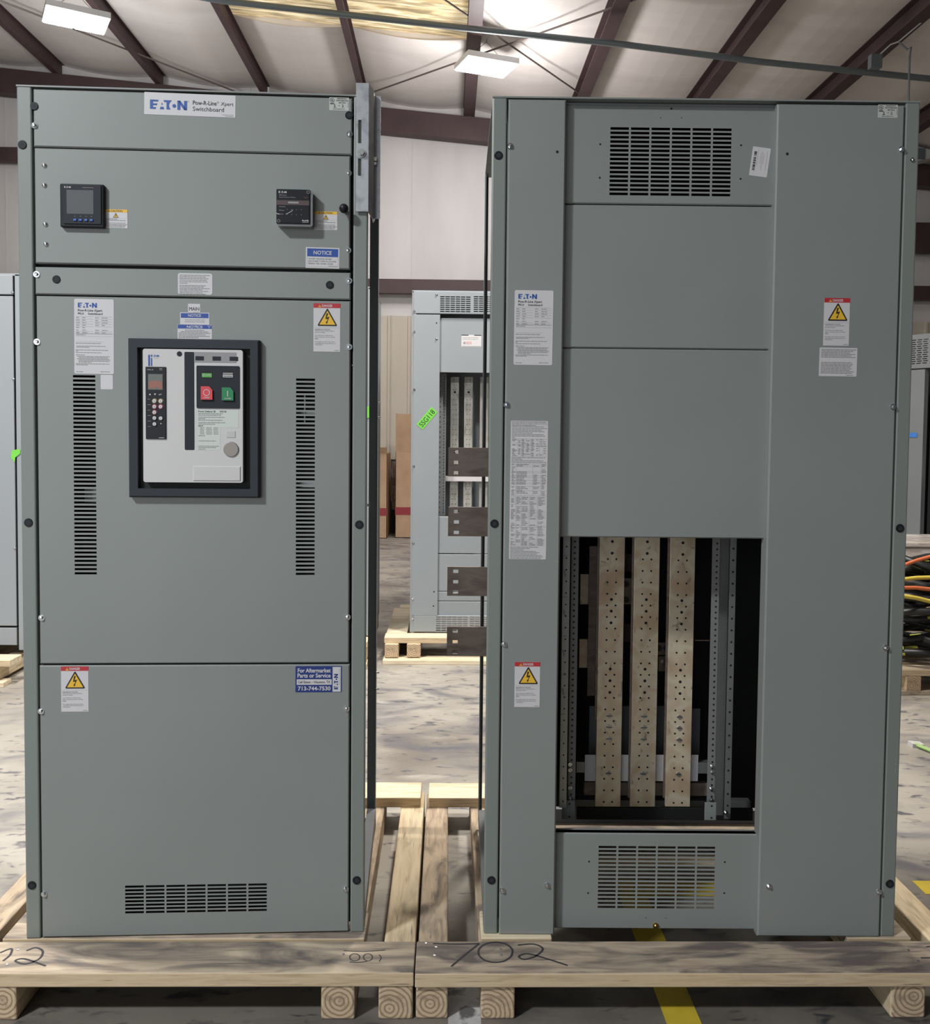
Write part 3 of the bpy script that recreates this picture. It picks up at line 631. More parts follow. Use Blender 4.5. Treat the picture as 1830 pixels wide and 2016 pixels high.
# bright bar and coloured bits inside, glimpsed through the side slots
x, z = A.L(600, 955, .05); MB().box(x-.04, x+.04, .045, .05, z-.006, z+.008).build('inner_bar', GALV, o)
x, z = A.L(172, 980, .05); MB().box(x-.006, x+.03, .045, .05, z-.012, z+.03).build('inner_bar', FARD, o)
x, z = A.L(600, 812, .05); MB().box(x-.03, x+.03, .05, .055, z-.004, z+.004).box(x-.002, x+.002, .045, .055, z-.03, z+.05).build('inner_bar', ZINC, o)
for pr, pts in ((p1, ((68, 247), (688, 264))), (p2, ((686, 341), (685, 493))), (p3, ((72, 540), (687, 553))), (p4, ((73, 673), (687, 683), (82, 1216), (684, 1215))), (p5, ((81, 1400), (682, 1395), (87, 1760), (680, 1750)))):
    for q in pts: hardware('screw', pr, *A.L(*q))
for q in ((88, 326), (88, 365), (90, 442), (91, 481)): hardware('rivet', p2, *A.L(*q), y=-.002)
for pr, q in ((p1, (67.5, 209)), (p1, (687, 227)), (p3, (111, 550)), (p3, (649, 561))): hardware('plug', pr, *A.L(*q), sc=.92)
for q in ((44, 285), (56, 1029), (63, 1743), (707, 1033), (702, 1733)): hardware('plug', o, *A.L(*q))
x, z = A.L(678, 415)
MB().cyl((x, -.018, z), .006, .018).ball((x, -.026, z), .0125).build('door_knob', BPLAST, p2, smooth=True)
L = A.lab(284, 181, rot=-.012); L.sheet(173, 42, WHITE, 1.5); L.logo(11, 14, 70, BLUE); L.text('Pow-R-Line', 92, 12.5, 45, 8, INK, .01); L.ring(139.5, 14.5, 1.6, .6, INK); L.text('Xpert', 145, 13.5, 24, 8.6, INK); L.text('Switchboard', 92, 24, 59, 8, INK)
L.rect(147, 37, 22, .8, GREY); L.rect(153, 39.6, 16, .8, GREY); L.circ(83, 15, .9, BLUE); L.build('nameplate', o, 'wide white nameplate with blue logo and Switchboard lettering')
listing_label(A, 648, 191.5, o, '1')
# power meter
x, z = A.L(122, 364); w, h = 82*k, 82*k
M_ = MB().box(x, x+w, -.016, 0, z-h, z); M_ = M_.build('power_meter', BPLAST, o, bevel=.003)
MB().box(x+.010, x+w-.006, -.019, -.016, z-h+.008, z-.003).build('fascia', CHAR, M_, bevel=.001)
Lx = Label(x, z, k, 0, -.019, .0004); Lx.rect(13.5, 12.5, 50, 45, SCREEN, 0); Lx.logo(9.5, 6, 12, WHITE, 1); Lx.rect(43, 7.4, 21, .6, GREY, 1)
for i in range(4): Lx.circ(29+i*10.2, 62, .8, GREY, 1, 6)
Lx.build('display', M_, 'grey blank display above four blue buttons')
for i in range(4): MB().box(x+k*(26+i*10.2), x+k*(32+i*10.2), -.0215, -.019, z-k*71, z-k*67).build('button', BTNB, M_, bevel=.0008)
caution_label(A, 205, 412, o, y=-.002)
# surge protection unit
x, z = A.L(548, 379); w, h = 66*k, 66*k; dp = .055
M_ = MB().prism([(x+.003, z-h-.004), (x+w-.001, z-h-.004), (x+w+.003, z-h), (x+w+.003, z-.004), (x+w, z), (x+.004, z), (x, z-.004), (x, z-h)], -.030, 0).build('surge_protector', mat('smoke_grey_plastic', (.19, .19, .20), .25), o, bevel=.003)
MB().box(x-.001, x+w-.004, -.034, -.030, z-h+.002, z+.001).build('front_plate', BPLAST, M_, bevel=.003)
Lx = Label(x, z, k, 0, -.034, .0003); Lx.logo(4, 3.5, 15, WHITE, 1); Lx.text('SPD Series', 5, 10, 14, 2, GREY2); Lx.text('Surge Protective Device', 5, 14, 31, 2.2, GREY2); Lx.rect(0, 20.5, 62, 9, mat('smoke_print', (.075, .05, .05), .4), 0)
Lx.rect(22, 23, 20, 3.4, GREY, 1); Lx.text('RoHS', 49, 57, 12, 3.2, WHITE, .02); Lx.rect(49, 61.5, 12, .5, WHITE, 1); Lx.text('TYPE 2', 52, 14, 8, 2, mat('dull_orange', (.32, .09, .04), .5))
for i, t in enumerate(('Protection', 'Phase', 'Status')): Lx.text(t, 5, 32+i*7, 12-i*2, 1.8, GREY2)
for i in range(4):
    for j in range(2): Lx.circ(20+i*9, 38+j*9.5, .7, GREY, 1, 6)
Lx.line([(18, 47), (26, 43), (31, 39)], .8, WHITE); Lx.line([(0, 46), (5, 47.5)], 1.2, WHITE); Lx.ring(60, 4.5, 3, .7, GREY); Lx.ring(4, 60, 3, .7, GREY); Lx.build('print', M_, 'white print on the black front plate')
caution_label(A, 619, 416, o, y=-.002)
L = A.lab(602, 486.5, y=-.002, rot=-.01); L.sheet(65, 40, WHITE); L.rect(2.6, 2.2, 60, 15.5, NAVY, 1); L.text('NOTICE', 15, 6.4, 35, 7.4, WHITE, .015)
for t, yy, ww in (('ON-OFF CONTROL POWER', 20.6, 45), ('DISCONNECT SWITCH LOCATED', 25.2, 54), ('BEHIND THIS COVER / DOOR', 29.8, 48)): L.text(t, 5, yy, ww, 2.9, GREY, .006)
L.rect(44, 35, 17, 1, GREY, 1)
for a in ((2.4, 17.7, .3, 19.6), (62.4, 17.7, .3, 19.6), (2.4, 37.2, 60.3, .3)): L.rect(*a, GREY, 1)
L.build('notice_label', o, 'white label with wide blue NOTICE bar')
rows = [(3, 3.2+i*3.1, (58, 50, 55, 52, 54, 16)[i], 1.2) for i in range(6)]+[(3, 23+i*2.75, (50, 46, 58, 44, 55, 45, 50)[i], 1.2) for i in range(7)]
print_label(A, 350, 537.5, 66, 41, o, rows, r=4, label='rounded white label filled with small print')
name_label(A, 146, 588, o)
L = A.lab(370, 598); L.sheet(23.5, 18, WHITE); L.text('MAIN', 2.2, 6.4, 19, 6.6, INK, 0); L.rect(11, 15.8, 11, .7, GREY2); L.build('main_label', o, 'small white label reading MAIN')
L = A.lab(354.5, 615); L.sheet(56, 23, WHITE); L.rect(1.4, 1.4, 53, 9, NAVY, 1); L.text('NOTICE', 15.5, 3, 24.5, 5.2, WHITE, .015); L.text('THIS DEVICE EQUIPPED WITH', 9, 13.2, 38, 2, GREY); L.text('GROUND FAULT PROTECTION', 9, 16.8, 38, 2, GREY)
L.build('notice_label', o, 'small white label with blue NOTICE bar under MAIN')
L = A.lab(349.5, 638.5); L.sheet(66, 28, WHITE); L.rect(.5, .4, 65, 7.6, NAVY, 1); L.text('NOTICE', 18, 2, 30, 5, WHITE, .015); L.line([(37, 1), (35.5, 4), (38, 7.6)], .6, WHITE); L.line([(58, 1.6), (60.5, 4), (63.5, 1.4)], .8, WHITE, 2); L.line([(60.5, 4), (60.5, 7)], .8, WHITE, 2)
rnd = random.Random(4)
for i, (xx, ww) in enumerate(((14, 37), (6, 53), (2, 60), (2, 51), (2, 59), (2, 38))): L.greek(xx, 10.2+i*2.9, ww, 1.3, GREY, rnd)
L.build('notice_label', o, 'creased white label with torn blue NOTICE bar')
danger_label(A, 617, 597, o, w=52, h=94); danger_label(A, 120, 1312, o, w=52.5, h=90)
L = A.lab(198, 738); L.sheet(23.5, 28, WHITE, 2); L.build('blank_sticker', o, 'small blank white sticker')
L = A.lab(581.5, 1311.5, rot=-.002); L.sheet(91.5, 52.5, DNAVY, 1.5); L.text('For Aftermarket', 4.5, 4.2, 65, 8.6, WHITE, .025); L.text('Parts or Service', 4, 14.4, 65.5, 8.6, WHITE, .025); L.rect(2.6, 26.4, 69, 11, WHITE, 1); L.text('Call Eaton \u2013 Houston, TX', 5, 29.2, 64, 6, INK, .012)
L.text('713-744-7530', 5, 40.6, 64.5, 8.4, WHITE, .025); L.rect(73.5, 1.6, 16, 50, WHITE, 1); L.logo(76.4, 15.6, 31, DNAVY, 2, vert=True); L.rect(86.6, 5, .7, 35, GREY2, 2); L.text('rental', 35, 1.6, 9, 1.2, GREY2) if False else None
L.build('service_label', o, 'blue sticker with white aftermarket service phone number')
# scuffs near the seam
L = A.lab(165, 1300); 
for (x, y, w, h) in ((3, 2.5, 1.6, .9), (19, 2, 2.4, 1.4), (40, 1.6, 2.6, 3), (46, 2, 7, 1.8), (521, -585, 2, 2), (523, -600, 1.5, 1.5)): L.rect(x, y, w, h, GREY, 0)
L.build('scuff_marks', p4)
# main circuit breaker
x, z = A.L(256, 667); w, h = 250*k, 307*k
mb = MB(); b = .027
Z1, Z0 = z, z-h
def ringframe(mb, x0, x1, z0, z1, b, y0, y1, mi=0, b2=None):
    b2 = b2 or b
    mb.box(x0, x1, y0, y1, z1-b, z1, mi).box(x0, x1, y0, y1, z0, z0+b, mi).box(x0, x0+b2, y0, y1, z0+b, z1-b, mi).box(x1-b2, x1, y0, y1, z0+b, z1-b, mi)
mb.panel(x, x+w, Z0, Z1, -.020, .020, [(round(x+.024, 5), round(x+w-.024, 5), round(Z0+.024, 5), round(Z1-.024, 5))], .004, hole=.019)
BR = mb.build('circuit_breaker', BEZ, o); BR['label'] = 'white circuit breaker front in a thick dark frame'
MB().box(x+.022, x+w-.022, -.0045, -.001, Z0+.022, Z1-.022).build('recess_plate', BLACK, BR)
fx, fz = A.L(286, 688); fw, fh = 190*k, 257*k
def rr(x0, x1, z0, z1, r, n=5):
    pts = []
    for cx, cz, a0 in ((x1-r, z1-r, 0), (x0+r, z1-r, 90), (x0+r, z0+r, 180), (x1-r, z0+r, 270)):
        for i in range(n): a = math.radians(a0+90*i/(n-1)); pts.append((cx+r*math.cos(a), cz+r*math.sin(a)))
    return pts
MB().prism(rr(fx, fx+fw, fz-fh, fz, .006), -.024, -.0045).build('faceplate', OFFW, BR, bevel=.002)
def fb(u0, u1, v0, v1, y0, y1, name, m, r=.002, bevel=.0006): return MB().prism(rr(fx+u0*k, fx+u1*k, fz-v1*k, fz-v0*k, r, 4), y0, y1).build(name, m, BR, bevel=bevel)
fb(52, 190, 25, 256, -.0242, -.020, 'right_fascia', OFFW2, .004, 0) if False else None
fb(79, 97.5, 5, 194, -.0246, -.0235, 'handle_slot', CHAR, .003)
fb(96, 178, 5, 25, -.0245, -.0235, 'window_strip', mat('window_grey', (.26, .25, .26), .35), .001)
for u in (100, 132.5, 165): fb(u, u+16, 13, 21, -.0250, -.0243, 'counter_window', CHAR, .0008)
MB().cyl((fx+69.5*k, -.0248, fz-9*k), .0068, .001, 'y', 18).build('round_port', CHAR, BR)
fb(102, 184, 31, 113, -.0262, -.0238, 'button_plate', CHAR, .003)
fb(110, 132, 42, 54, -.0268, -.0260, 'status_window', BLACK, .0015); fb(150, 172, 42, 54, -.0268, -.0260, 'status_window', BLACK, .0015)
L = Label(fx+112.5*k, fz-45.5*k, k, 0, -.0268, .0003); L.rect(0, 0, 19, 8, GRN2, 0); L.ring(4, 3.6, 2.2, .6, WHITE, 1, 10); L.text('OPEN', 8, 2.4, 9.5, 2.6, WHITE, .02); L.build('open_flag', BR)
L = Label(fx+152.5*k, fz-44*k, k, 0, -.0268, .0003); L.rect(0, 4, 19, 5, WHITE, 0); L.rect(0, 0, 19, 3, GREY, 0); L.text('DISCHARGED', 1, 5.6, 17, 2.2, INK, .02); L.build('spring_flag', BR)
def cut(u0, v0, w_, h_): X, Zz = fx+u0*k, fz-v0*k; return [(X, Zz), (X, Zz-h_*k), (X+w_*k, Zz-h_*k), (X+w_*k, Zz-7*k), (X+(w_-6)*k, Zz)]
MB().prism(cut(111, 71, 22, 25.5), -.031, -.026).build('open_button', RBTN, BR, bevel=.001)
MB().prism(cut(151, 72.5, 22, 25), -.031, -.026).build('close_button', GRN, BR, bevel=.001)
L = Label(fx+111*k, fz-71*k, k, 0, -.031, .0003); L.ring(11, 12, 6.4, 1.1, WHITE); L.text('OPEN', 5.5, 20.3, 11, 2.8, WHITE, .01); L.build('open_symbol', BR)
L = Label(fx+151*k, fz-72.5*k, k, 0, -.031, .0003); L.rect(10.4, 6.5, 1.4, 11, WHITE); L.text('CLOSE', 5, 20, 12.5, 2.8, WHITE, .01); L.build('close_symbol', BR)
L = Label(fx+5*k, fz-6*k, k, 0, -.024, .0003); L.rect(5.4, 5.5, 3.4, 21.5, BLUE); L.rect(10.6, 11.5, 2.2, 15.5, BLUE); L.logo(10.5, 5.5, 15, BLUE); L.text('POWER', 17, 11, 8, 1.6, GREY2); L.build('logo', BR, 'small blue logo at the upper left of the breaker')
mb = Label(fx+104*k, fz-116*k, k, 0, -.024, .0003); mb.rect(0, 0, 78, 34, mat('pale_rating_plate', (.56, .60, .56), .5), 0); mb.rect(0, 34, 43, 44, MATS['pale_rating_plate'], 0)
mb.text('Power Defense SB', 1, 1.6, 33, 3, INK, .008); mb.text('SPSC30', 42, 1.6, 12.5, 3, INK, .008); rnd = random.Random(9)
for yy, ww in ((6.6, 46), (9.6, 44), (13.6, 50), (16.4, 13), (19.4, 46), (24, 51), (27, 33)): mb.greek(1, yy, ww, 1.2, GREY, rnd)
mb.greek(1, 30.4, 9, 1.3, INK, rnd)
for i in range(5): mb.greek(4, 34+i*3, 8, 1.1, GREY, rnd); mb.greek(16, 34+i*3, 11, 1.1, GREY, rnd); mb.greek(30, 34+i*3, 9, 1.1, GREY, rnd)
for yy, ww in ((49.5, 13), (59.5, 33), (69.5, 39), (72.5, 34), (75.5, 13)): mb.greek(1, yy, ww, 1.1, GREY, rnd)
mb.build('rating_plate', BR, 'pale green rating plate with small print')
MB().cyl((fx+167.5*k, -.0275, fz-192*k), .0195, .0035, 'y', 30, r2=.0205).build('round_cover', mat('satin_steel', (.30, .27, .25), .5, .6), BR, bevel=.0008)
MB().panel(fx+159*k, fx+176*k, fz-169.5*k, fz-156.5*k, -.0252, .002, (), .0008).build('square_cap', OFFW2, BR)
MB().panel(fx+95*k, fx+186*k, fz-254*k, fz-225*k, -.0262, .003, (), .002).build('lower_cover', OFFW, BR)
# trip unit
TX, TZ = fx+5.5*k, fz-34.5*k
TU = MB().box(TX, TX+38.5*k, -.027, -.023, TZ-139*k, TZ); TU = TU.build('trip_unit', BPLAST, BR, bevel=.0008)
L = Label(TX, TZ, k, 0, -.027, .0003); L.text('PXR 25', 4, 4.8, 11, 2, WHITE); L.rect(26.5, 3, 5.5, 1.4, GREY); L.rect(26.5, 6, 6, .6, GREY)
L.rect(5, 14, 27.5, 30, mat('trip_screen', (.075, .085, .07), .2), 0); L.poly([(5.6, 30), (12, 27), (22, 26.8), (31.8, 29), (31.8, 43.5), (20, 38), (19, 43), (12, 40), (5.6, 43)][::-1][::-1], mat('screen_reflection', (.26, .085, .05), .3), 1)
L.poly([(6.5, 54.5), (10.5, 54.5), (8.5, 51)], WHITE); L.poly([(16, 51.4), (20.2, 51.4), (18.1, 54.8)], WHITE); L.line([(26, 53.5), (29.6, 53.5), (29.6, 51)], .7, WHITE); L.poly([(26.8, 52), (26.8, 55), (25, 53.5)], WHITE)
KN = [(17.2, 65.7, 1), (29, 65.7, 1), (17.2, 76.5, 2), (29, 76.5, 2), (17.2, 87.5, 2), (17.2, 98.5, 0), (29, 98.8, 0), (17.2, 110, 0)]
for (a, b_, c_) in KN: L.circ(a, b_, 5, (CHAR, mat('dial_gold', (.30, .22, .08), .5), mat('dial_red', (.30, .03, .05), .5))[c_], 0)
for i in range(6): L.greek(4, 62+i*10.5, 6, .8, GREY, rnd)
L.ring(18, 62, 0.1, .05, GREY); L.rect(28, 108, 2, 2, WHITE); L.rect(25, 136, 10, .9, WHITE); L.build('trip_unit_print', BR, 'black trip unit face with dials and a small screen')
for (a, b_, c_) in KN: MB().cyl((TX+a*k, -.0305, TZ-b_*k), .0048, .0032, 'y', 14).box(TX+a*k-.0004, TX+a*k+.0004, -.0308, -.0304, TZ-b_*k-.003, TZ-b_*k+.001, 1).build('dial', [WHITE, INK], BR)

# galvanized lifting channels bolted to the upper right corner
xa0, za0 = A.L(703, 167, -.006); xb0, zb0 = A.L(703, 417, -.006); x2 = Wd+.002
mb = MB().box(x2-.034, x2, -.010, -.006, zb0, za0+.004)
xs_, zs1 = A.L(708, 236, -.01); _, zs2 = A.L(708, 282, -.01); _, zs3 = A.L(708, 312, -.01); _, zs4 = A.L(708, 346, -.01)
CH = MB().panel(x2-.034, x2, zb0, za0+.004, -.010, .004, [(round(x2-.0285, 5), round(x2-.0195, 5), round(zs2, 5), round(zs1, 5)), (round(x2-.0285, 5), round(x2-.0195, 5), round(zs4, 5), round(zs3, 5))], .0006, hole=.004)
CH.hull([(x2, -.010, zb0-.002), (x2, -.010, za0+.004), (x2, -.006, zb0-.002), (x2, -.006, za0+.004), (x2+.012, .024, zb0-.012), (x2+.012, .024, za0-.004), (x2+.009, .026, zb0-.012), (x2+.009, .026, za0-.004)])
CH.box(x2+.009, x2+.012, .024, .055, zb0-.014, za0-.004)
CHO = CH.build('lifting_channel', GALV, o)
bx, bz = A.L(711.5, 301.5, -.012); MB().cyl((bx, -.014, bz), .0115, .004, 'y', 22).cyl((bx, -.021, bz), .0075, .007, 'y', 6).build('bolt', mat('dull_bolt', (.42, .43, .43), .4, .8), CHO)
za2, zb2 = A.L(741, 190, .06)[1], A.L(741, 431, .06)[1]
C2 = MB().box(x2+.010, x2+.0285, .056, .060, zb2, za2).box(x2+.010, x2+.013, .056, .09, zb2, za2).build('lifting_channel', GALV, o)
bz = A.L(736, 313, .03)[1]; MB().cyl((x2+.011, .045, bz+.004), .006, .008, 'x', 6).cyl((x2+.011, .045, bz-.008), .005, .007, 'x', 8).build('bolt', CHROME, C2)
for q in ((736, 793), (737, 822), (731, 1322), (732, 1354)):   # studs in the rear post
    zq = A.L(q[0], q[1], D-.03)[1]; MB().cyl((Wd-.001, D-.045, zq), .003, .012, 'x', 8).build('stud', CHROME, o)
for q in ((731, 1018), (726, 1030)): zq = A.L(*q, .3)[1]; MB().cyl((Wd-.036, D-.02 if q[0] > 730 else .035, zq), .007, .006, 'x', 12).build('stud', CHROME, o)

# ---------------------------------------------------------------- right switchboard
B = Cab(.112, 2.4771, -.0137, .127, .001388, 'grey switchboard with open middle showing copper busbars, right of the two big cabinets')
o = B.o; Wd = 1.1428; k = B.k
frame_posts(o, Wd, H, D, POSTP, .013)
xl1 = B.L(1100, 640)[0]
la0, la1 = .0425, B.L(1108, 640)[0]
ra0 = B.L(1517, 700)[0]; ra1 = Wd-.0425
_, zt = B.L(1050, 194); zbot = B.L(1030, 1838)[1]
q1 = MB().panel(la0, la1, .0, H-.008, -.004, .045, (), .004).build('side_cover', PAINT, o)
q2 = MB().panel(ra0, ra1, .0, H-.012, -.004, .045, (), .004).build('side_cover', PAINT, o)
yc = .022; cx0, cx1 = la1-.01, ra0+.012
_, zc1 = B.L(1320, 208, yc); _, zc2 = B.L(1320, 404, yc); _, zc3 = B.L(1320, 687, yc); _, zc4 = B.L(1320, 1059, yc); _, zc5 = B.L(1290, 1641, yc); _, zc6 = B.L(1290, 1829, yc)
c1 = MB().panel(cx0, cx1, zc2+.002, zc1, yc, .02, slots(B, 1199, 1440, 253, 384, 6, 16, fill=.60, y=yc), .003).build('vented_cover', PAINT, o)
c2 = MB().panel(cx0, cx1, zc3+.001, zc2-.001, yc, .02, (), .003).build('center_cover', PAINT, o)
c3 = MB().panel(cx0, cx1, zc4, zc3-.001, yc, .02, (), .003).build('center_cover', PAINT, o)
c4 = MB().panel(cx0, cx1, zc6, zc5, yc, .02, slots(B, 1176, 1407.5, 1667, 1788, 6, 16, fill=.60, y=yc), .003)
c4.box(cx0, cx1, yc+.003, yc+.03, zc5-.003, zc5); c4 = c4.build('vented_cover', PAINT, o)
MB().box(cx0, cx1, yc+.002, yc+.006, zc1-.006, H-.006).build('top_rail', FARD, o)
for pr, pts in ((q1, ((1004, 288), (997, 797), (992, 1268), (989, 1753), (1077, 1743))), (q2, ((1774, 294), (1757, 801), (1743, 1275), (1729, 1756), (1513, 1745)))):
    for q in pts: hardware('screw', pr, *B.L(*q, -.004), y=-.004)
for q in ((981, 306), (973, 1031), (967, 1733), (1771, 1040), (1751, 1740)): hardware('plug', o, *B.L(*q))
x, z = B.L(1795, 315); MB().cyl((x, -.003, z), .006, .003, 'y', 4).dome((x+.001, -.003, z-.001), .004, .002, mi=1).build('square_nut', [BPLAST, CHROME], o)
def holes(C, pts, r, y, parent, name='screw_holes'):
    mb = MB(); mb.keep = True
    for q in pts: x, z = C.L(*q, y); mb.poly([(x+r*math.cos(-a*math.pi/5), y-.0006, z+r*math.sin(-a*math.pi/5)) for a in range(10)])
    return mb.build(name, BLACK, parent)
holes(B, ((1096.5, 299),), .0038, -.004, q1); holes(B, ((1549, 303),), .0038, -.004, q2)
holes(B, ((1181, 284), (1180, 350), (1458, 286), (1457, 352), (1321, 214)), .0027, yc, c1); holes(B, ((1300, 232), (1341, 232)), .0013, yc, c1)
holes(B, ((1159, 1696), (1157, 1758), (1426, 1697), (1425, 1758)), .0026, yc, c4); holes(B, ((1271, 1807), (1310, 1807)), .0013, yc, c4)
x, z = B.L(1290, 1822, yc); MB().cyl((x, yc-.004, z), .0082, .004, 'y', 18).dome((x, yc-.004, z), .005, .003, n=10).build('brass_bolt', BRASS, c4)
listing_label(B, 1728, 206, o, '2', y=-.004)
danger_label(B, 1622, 586.5, o, w=50, h=92, y=-.004); danger_label(B, 1013, 1303, o, w=50, h=90, y=-.004); name_label(B, 1013, 571, o, y=-.004, h=144)
rows = [(3, 3+i*2.9, (68, 62, 56, 66, 58, 67)[i], 1.4) for i in range(6)]+[(3, 28+i*2.9, (60, 62, 60, 58, 60, 56, 64, 61)[i], 1.4) for i in range(8)]+[(53, 52.5, 13, 1)]
print_label(B, 1613, 684, 73.5, 55.5, o, rows, r=1.5, y=-.004, rot=-.008, label='white label with two blocks of small capitals', lw=7)
# long instruction sheet
rnd = random.Random(12); L = B.lab(1005.5, 828, y=-.004, rot=-.003); w, h = 72.5, 271; L.sheet(w, h, WHITE, 2)
for i, ww in enumerate((66, 68, 46, 62, 69, 60, 63, 40, 62, 65, 6)): L.greek(2, 2+i*3, ww, 1.25, GREY, rnd, 7)
for a in ((2, 1, 69, .3), (2, 9.4, 69, .3), (2, 1, .3, 8.6), (70.8, 1, .3, 8.6)): L.rect(*a, GREY, 1)
def table(x, y, w, h, cols, rws, seed):
    r = random.Random(seed)
    for c_ in cols: L.rect(x+c_*w-.15, y, .35, h, GREY, 1)
    ph = h/rws
    for j in range(rws+1):
        if r.random() < .55 or j in (0, rws, 1): L.rect(x, y+j*ph, w, .3, GREY, 1)
    cs = [0]+list(cols)+[1]; 
    for j in range(rws):
        for a, b_ in zip(cs, cs[1:]):
            cw = (b_-a)*w
            if r.random() < .8: L.greek(x+a*w+1.2, y+j*ph+.9, cw*r.uniform(.35, .75), min(1.3, ph*.5), GREY, r, 6)
table(2, 35, 45, 34, (.27, .42, .62, .83), 13, 1); table(48.5, 35, 22, 34, (.35, .68), 8, 2)
for i, ww in enumerate((66, 22, 62, 68)): L.greek(2, 71+i*3, ww, 1.25, GREY, rnd, 7)
table(1.5, 83.5, 70, 62, (.14, .61, .84), 21, 3); table(1.5, 148, 69, 96, (.155, .31, .54, .77), 32, 4)
for i, ww in enumerate((56, 38, 26, 50, 57, 52, 62, 64, 60)): L.greek(2, 246.5+i*2.7, ww, 1.2, GREY, rnd, 7)
L.build('instruction_sheet', o, 'long white sheet of tables and small print')
# tilted shipping label
x, z = B.L(1482, 288, yc); L = Label(x, z, k, -.125, yc); L.sheet(35, 56, WHITE, 1.5); rnd = random.Random(6)
for i in range(16):
    hh = rnd.uniform(.5, 2.2); L.rect(4, 9+i*2.3, 5, hh, INK, 1)
for u, a, b_ in ((11, 5, 50), (17, 10, 34), (20, 8, 45), (23, 12, 40), (29, 6, 46)): L.rect(u, a, .9, (b_-a)*rnd.uniform(.6, 1), GREY2, 1)
L.build('shipping_label', c1, 'tilted white shipping label with a barcode')
L = B.lab(1760, 1465); 
for (x, y, w, h) in ((4, 2, 1.2, 8), (4.5, 12, 1.5, 6), (3, 27, 1.6, 16), (2.4, 46, 1.8, 14), (-138, 12, 7, .8)): L.rect(x, y, w, h, GREY, 0)
L.build('scuff_marks', o)

# inside of the right switchboard
MB().box(.036, .150, .046, .050, .02, H-.02).box(Wd-.15, Wd-.036, .046, .050, .02, H-.02).build('cover_backing', BLACK, o)  # black sheets added to keep light out of the cover gaps
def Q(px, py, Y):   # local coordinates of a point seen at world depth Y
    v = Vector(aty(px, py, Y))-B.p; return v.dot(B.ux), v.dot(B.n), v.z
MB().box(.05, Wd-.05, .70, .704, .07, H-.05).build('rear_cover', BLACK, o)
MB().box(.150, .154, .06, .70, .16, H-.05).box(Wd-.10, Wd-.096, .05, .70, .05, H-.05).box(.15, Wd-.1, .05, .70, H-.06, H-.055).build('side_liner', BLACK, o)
bars = [((1179, 1228), (1172.5, 1222.5)), ((1248.5, 1297.5), (1240, 1290)), ((1318.5, 1367.5), (1310, 1358.5))]
BY = 2.80
ztop = 1.98
for bi, ((a0, a1), (b0, b1)) in enumerate(bars):
    xl = Q(a0, 1065, BY)[0]; xr = Q(a1, 1065, BY)[0]; xl = (xl+Q(b0, 1585, BY)[0])/2; xr = (xr+Q(b1, 1585, BY)[0])/2; yb = Q(a0, 1065, BY)[1]; z0 = Q(b0, 1588, BY)[2]
    bb = MB().box(xl, xr, yb, yb+.012, z0, ztop).build('busbar', TIN, o, bevel=.0012)
    if bi == 0: bb['label'] = 'tall tin plated copper busbar'
    for dy, nm in ((.018, 'rear_busbar'),): MB().box(xl-.003, xr-.001, yb+.02, yb+.03, z0+.02+.25*(bi == 0), ztop).build(nm, COPPER, o)
    mb = MB(); mb.keep = True; cxm = (xl+xr)/2
    def dd(x, z, r): mb.poly([(x+r*math.cos(-a*math.pi/5), yb-.0007, z+r*math.sin(-a*math.pi/5)) for a in range(10)])
    y = 1078
    for j in range(24):
        zz_ = Q(1200, 1078+j*22.75+(1.5 if bi == 2 else 0), BY)[2]
        if j == 0: continue
        for sx in (-1, 1): dd(cxm+sx*.0132, zz_, .0031)
    for g in (1066, 1089, 1180, 1203, 1226, 1317, 1340, 1363): dd(cxm, Q(1200, g+(1.5 if bi == 2 else 0), BY)[2], .0046)
    mb.build('bolt_holes', BLACK, bb)
    for g in (1409, 1431, 1454, 1522):
        zz_ = Q(1200, g+bi*.8, BY)[2]; MB().cyl((cxm, yb-.003, zz_), .0068, .003, 'y', 14).box(cxm-.010, cxm+.009, yb-.0036, yb-.003, zz_-.0009, zz_+.0009, 1).build('pan_bolt', [GALV, INK], bb)
# perforated frame rails
RY = 2.66
def rail(px0, px1, pyt, pyb, name, m, Y, hole_px, r, step, x_at=1300, skip=0, side=0):
    x0, yy, _ = Q(px0, 1350, Y); x1 = Q(px1, 1350, Y)[0]; zb = Q(px0, pyb, Y)[2]
    mb = MB().box(x0, x1, yy, yy+.003, zb, ztop)
    if side: mb.box(x0 if side < 0 else x1-.003, x0+.003 if side < 0 else x1, yy, yy+.04, zb, ztop)
    ob = mb.build(name, m, o)
    hb = MB(); hb.keep = True; hx = Q(hole_px, 1350, Y)[0]; y = pyt+skip
    while y < pyb-4:
        zz_ = Q(hole_px, y, Y)[2]; hb.poly([(hx+r*math.cos(-a*math.pi/4), yy-.0006, zz_+r*math.sin(-a*math.pi/4)) for a in range(8)]); y += step
    hb.build('rail_holes', BLACK, ob); return ob
r1 = rail(1104, 1118, 1058, 1590, 'frame_rail', ZINC, 2.60, 1111, .0024, 22.8, skip=18)
rail(1120.5, 1135, 1058, 1577, 'frame_rail', mat('rail_grey', (.22, .22, .22), .5, .3), 2.66, 1127, .0031, 11.32, skip=8)
rail(1396, 1411, 1060, 1580, 'frame_rail', MATS['rail_grey'], 2.66, 1405, .0031, 11.32, skip=10)
rail(1412, 1430, 1060, 1605, 'frame_rail', ZINC, 2.72, 1424, .0008, 6, skip=10, side=1)
rail(1431, 1443, 1060, 1612, 'frame_rail', ZINC, 2.66, 1437, .0034, 23, skip=20)
L = Label(*[Q(1111, 1122, 2.60)[i] for i in (0, 2)], k*.9, 0, Q(1111, 1100, 2.60)[1]-.001, .0002)
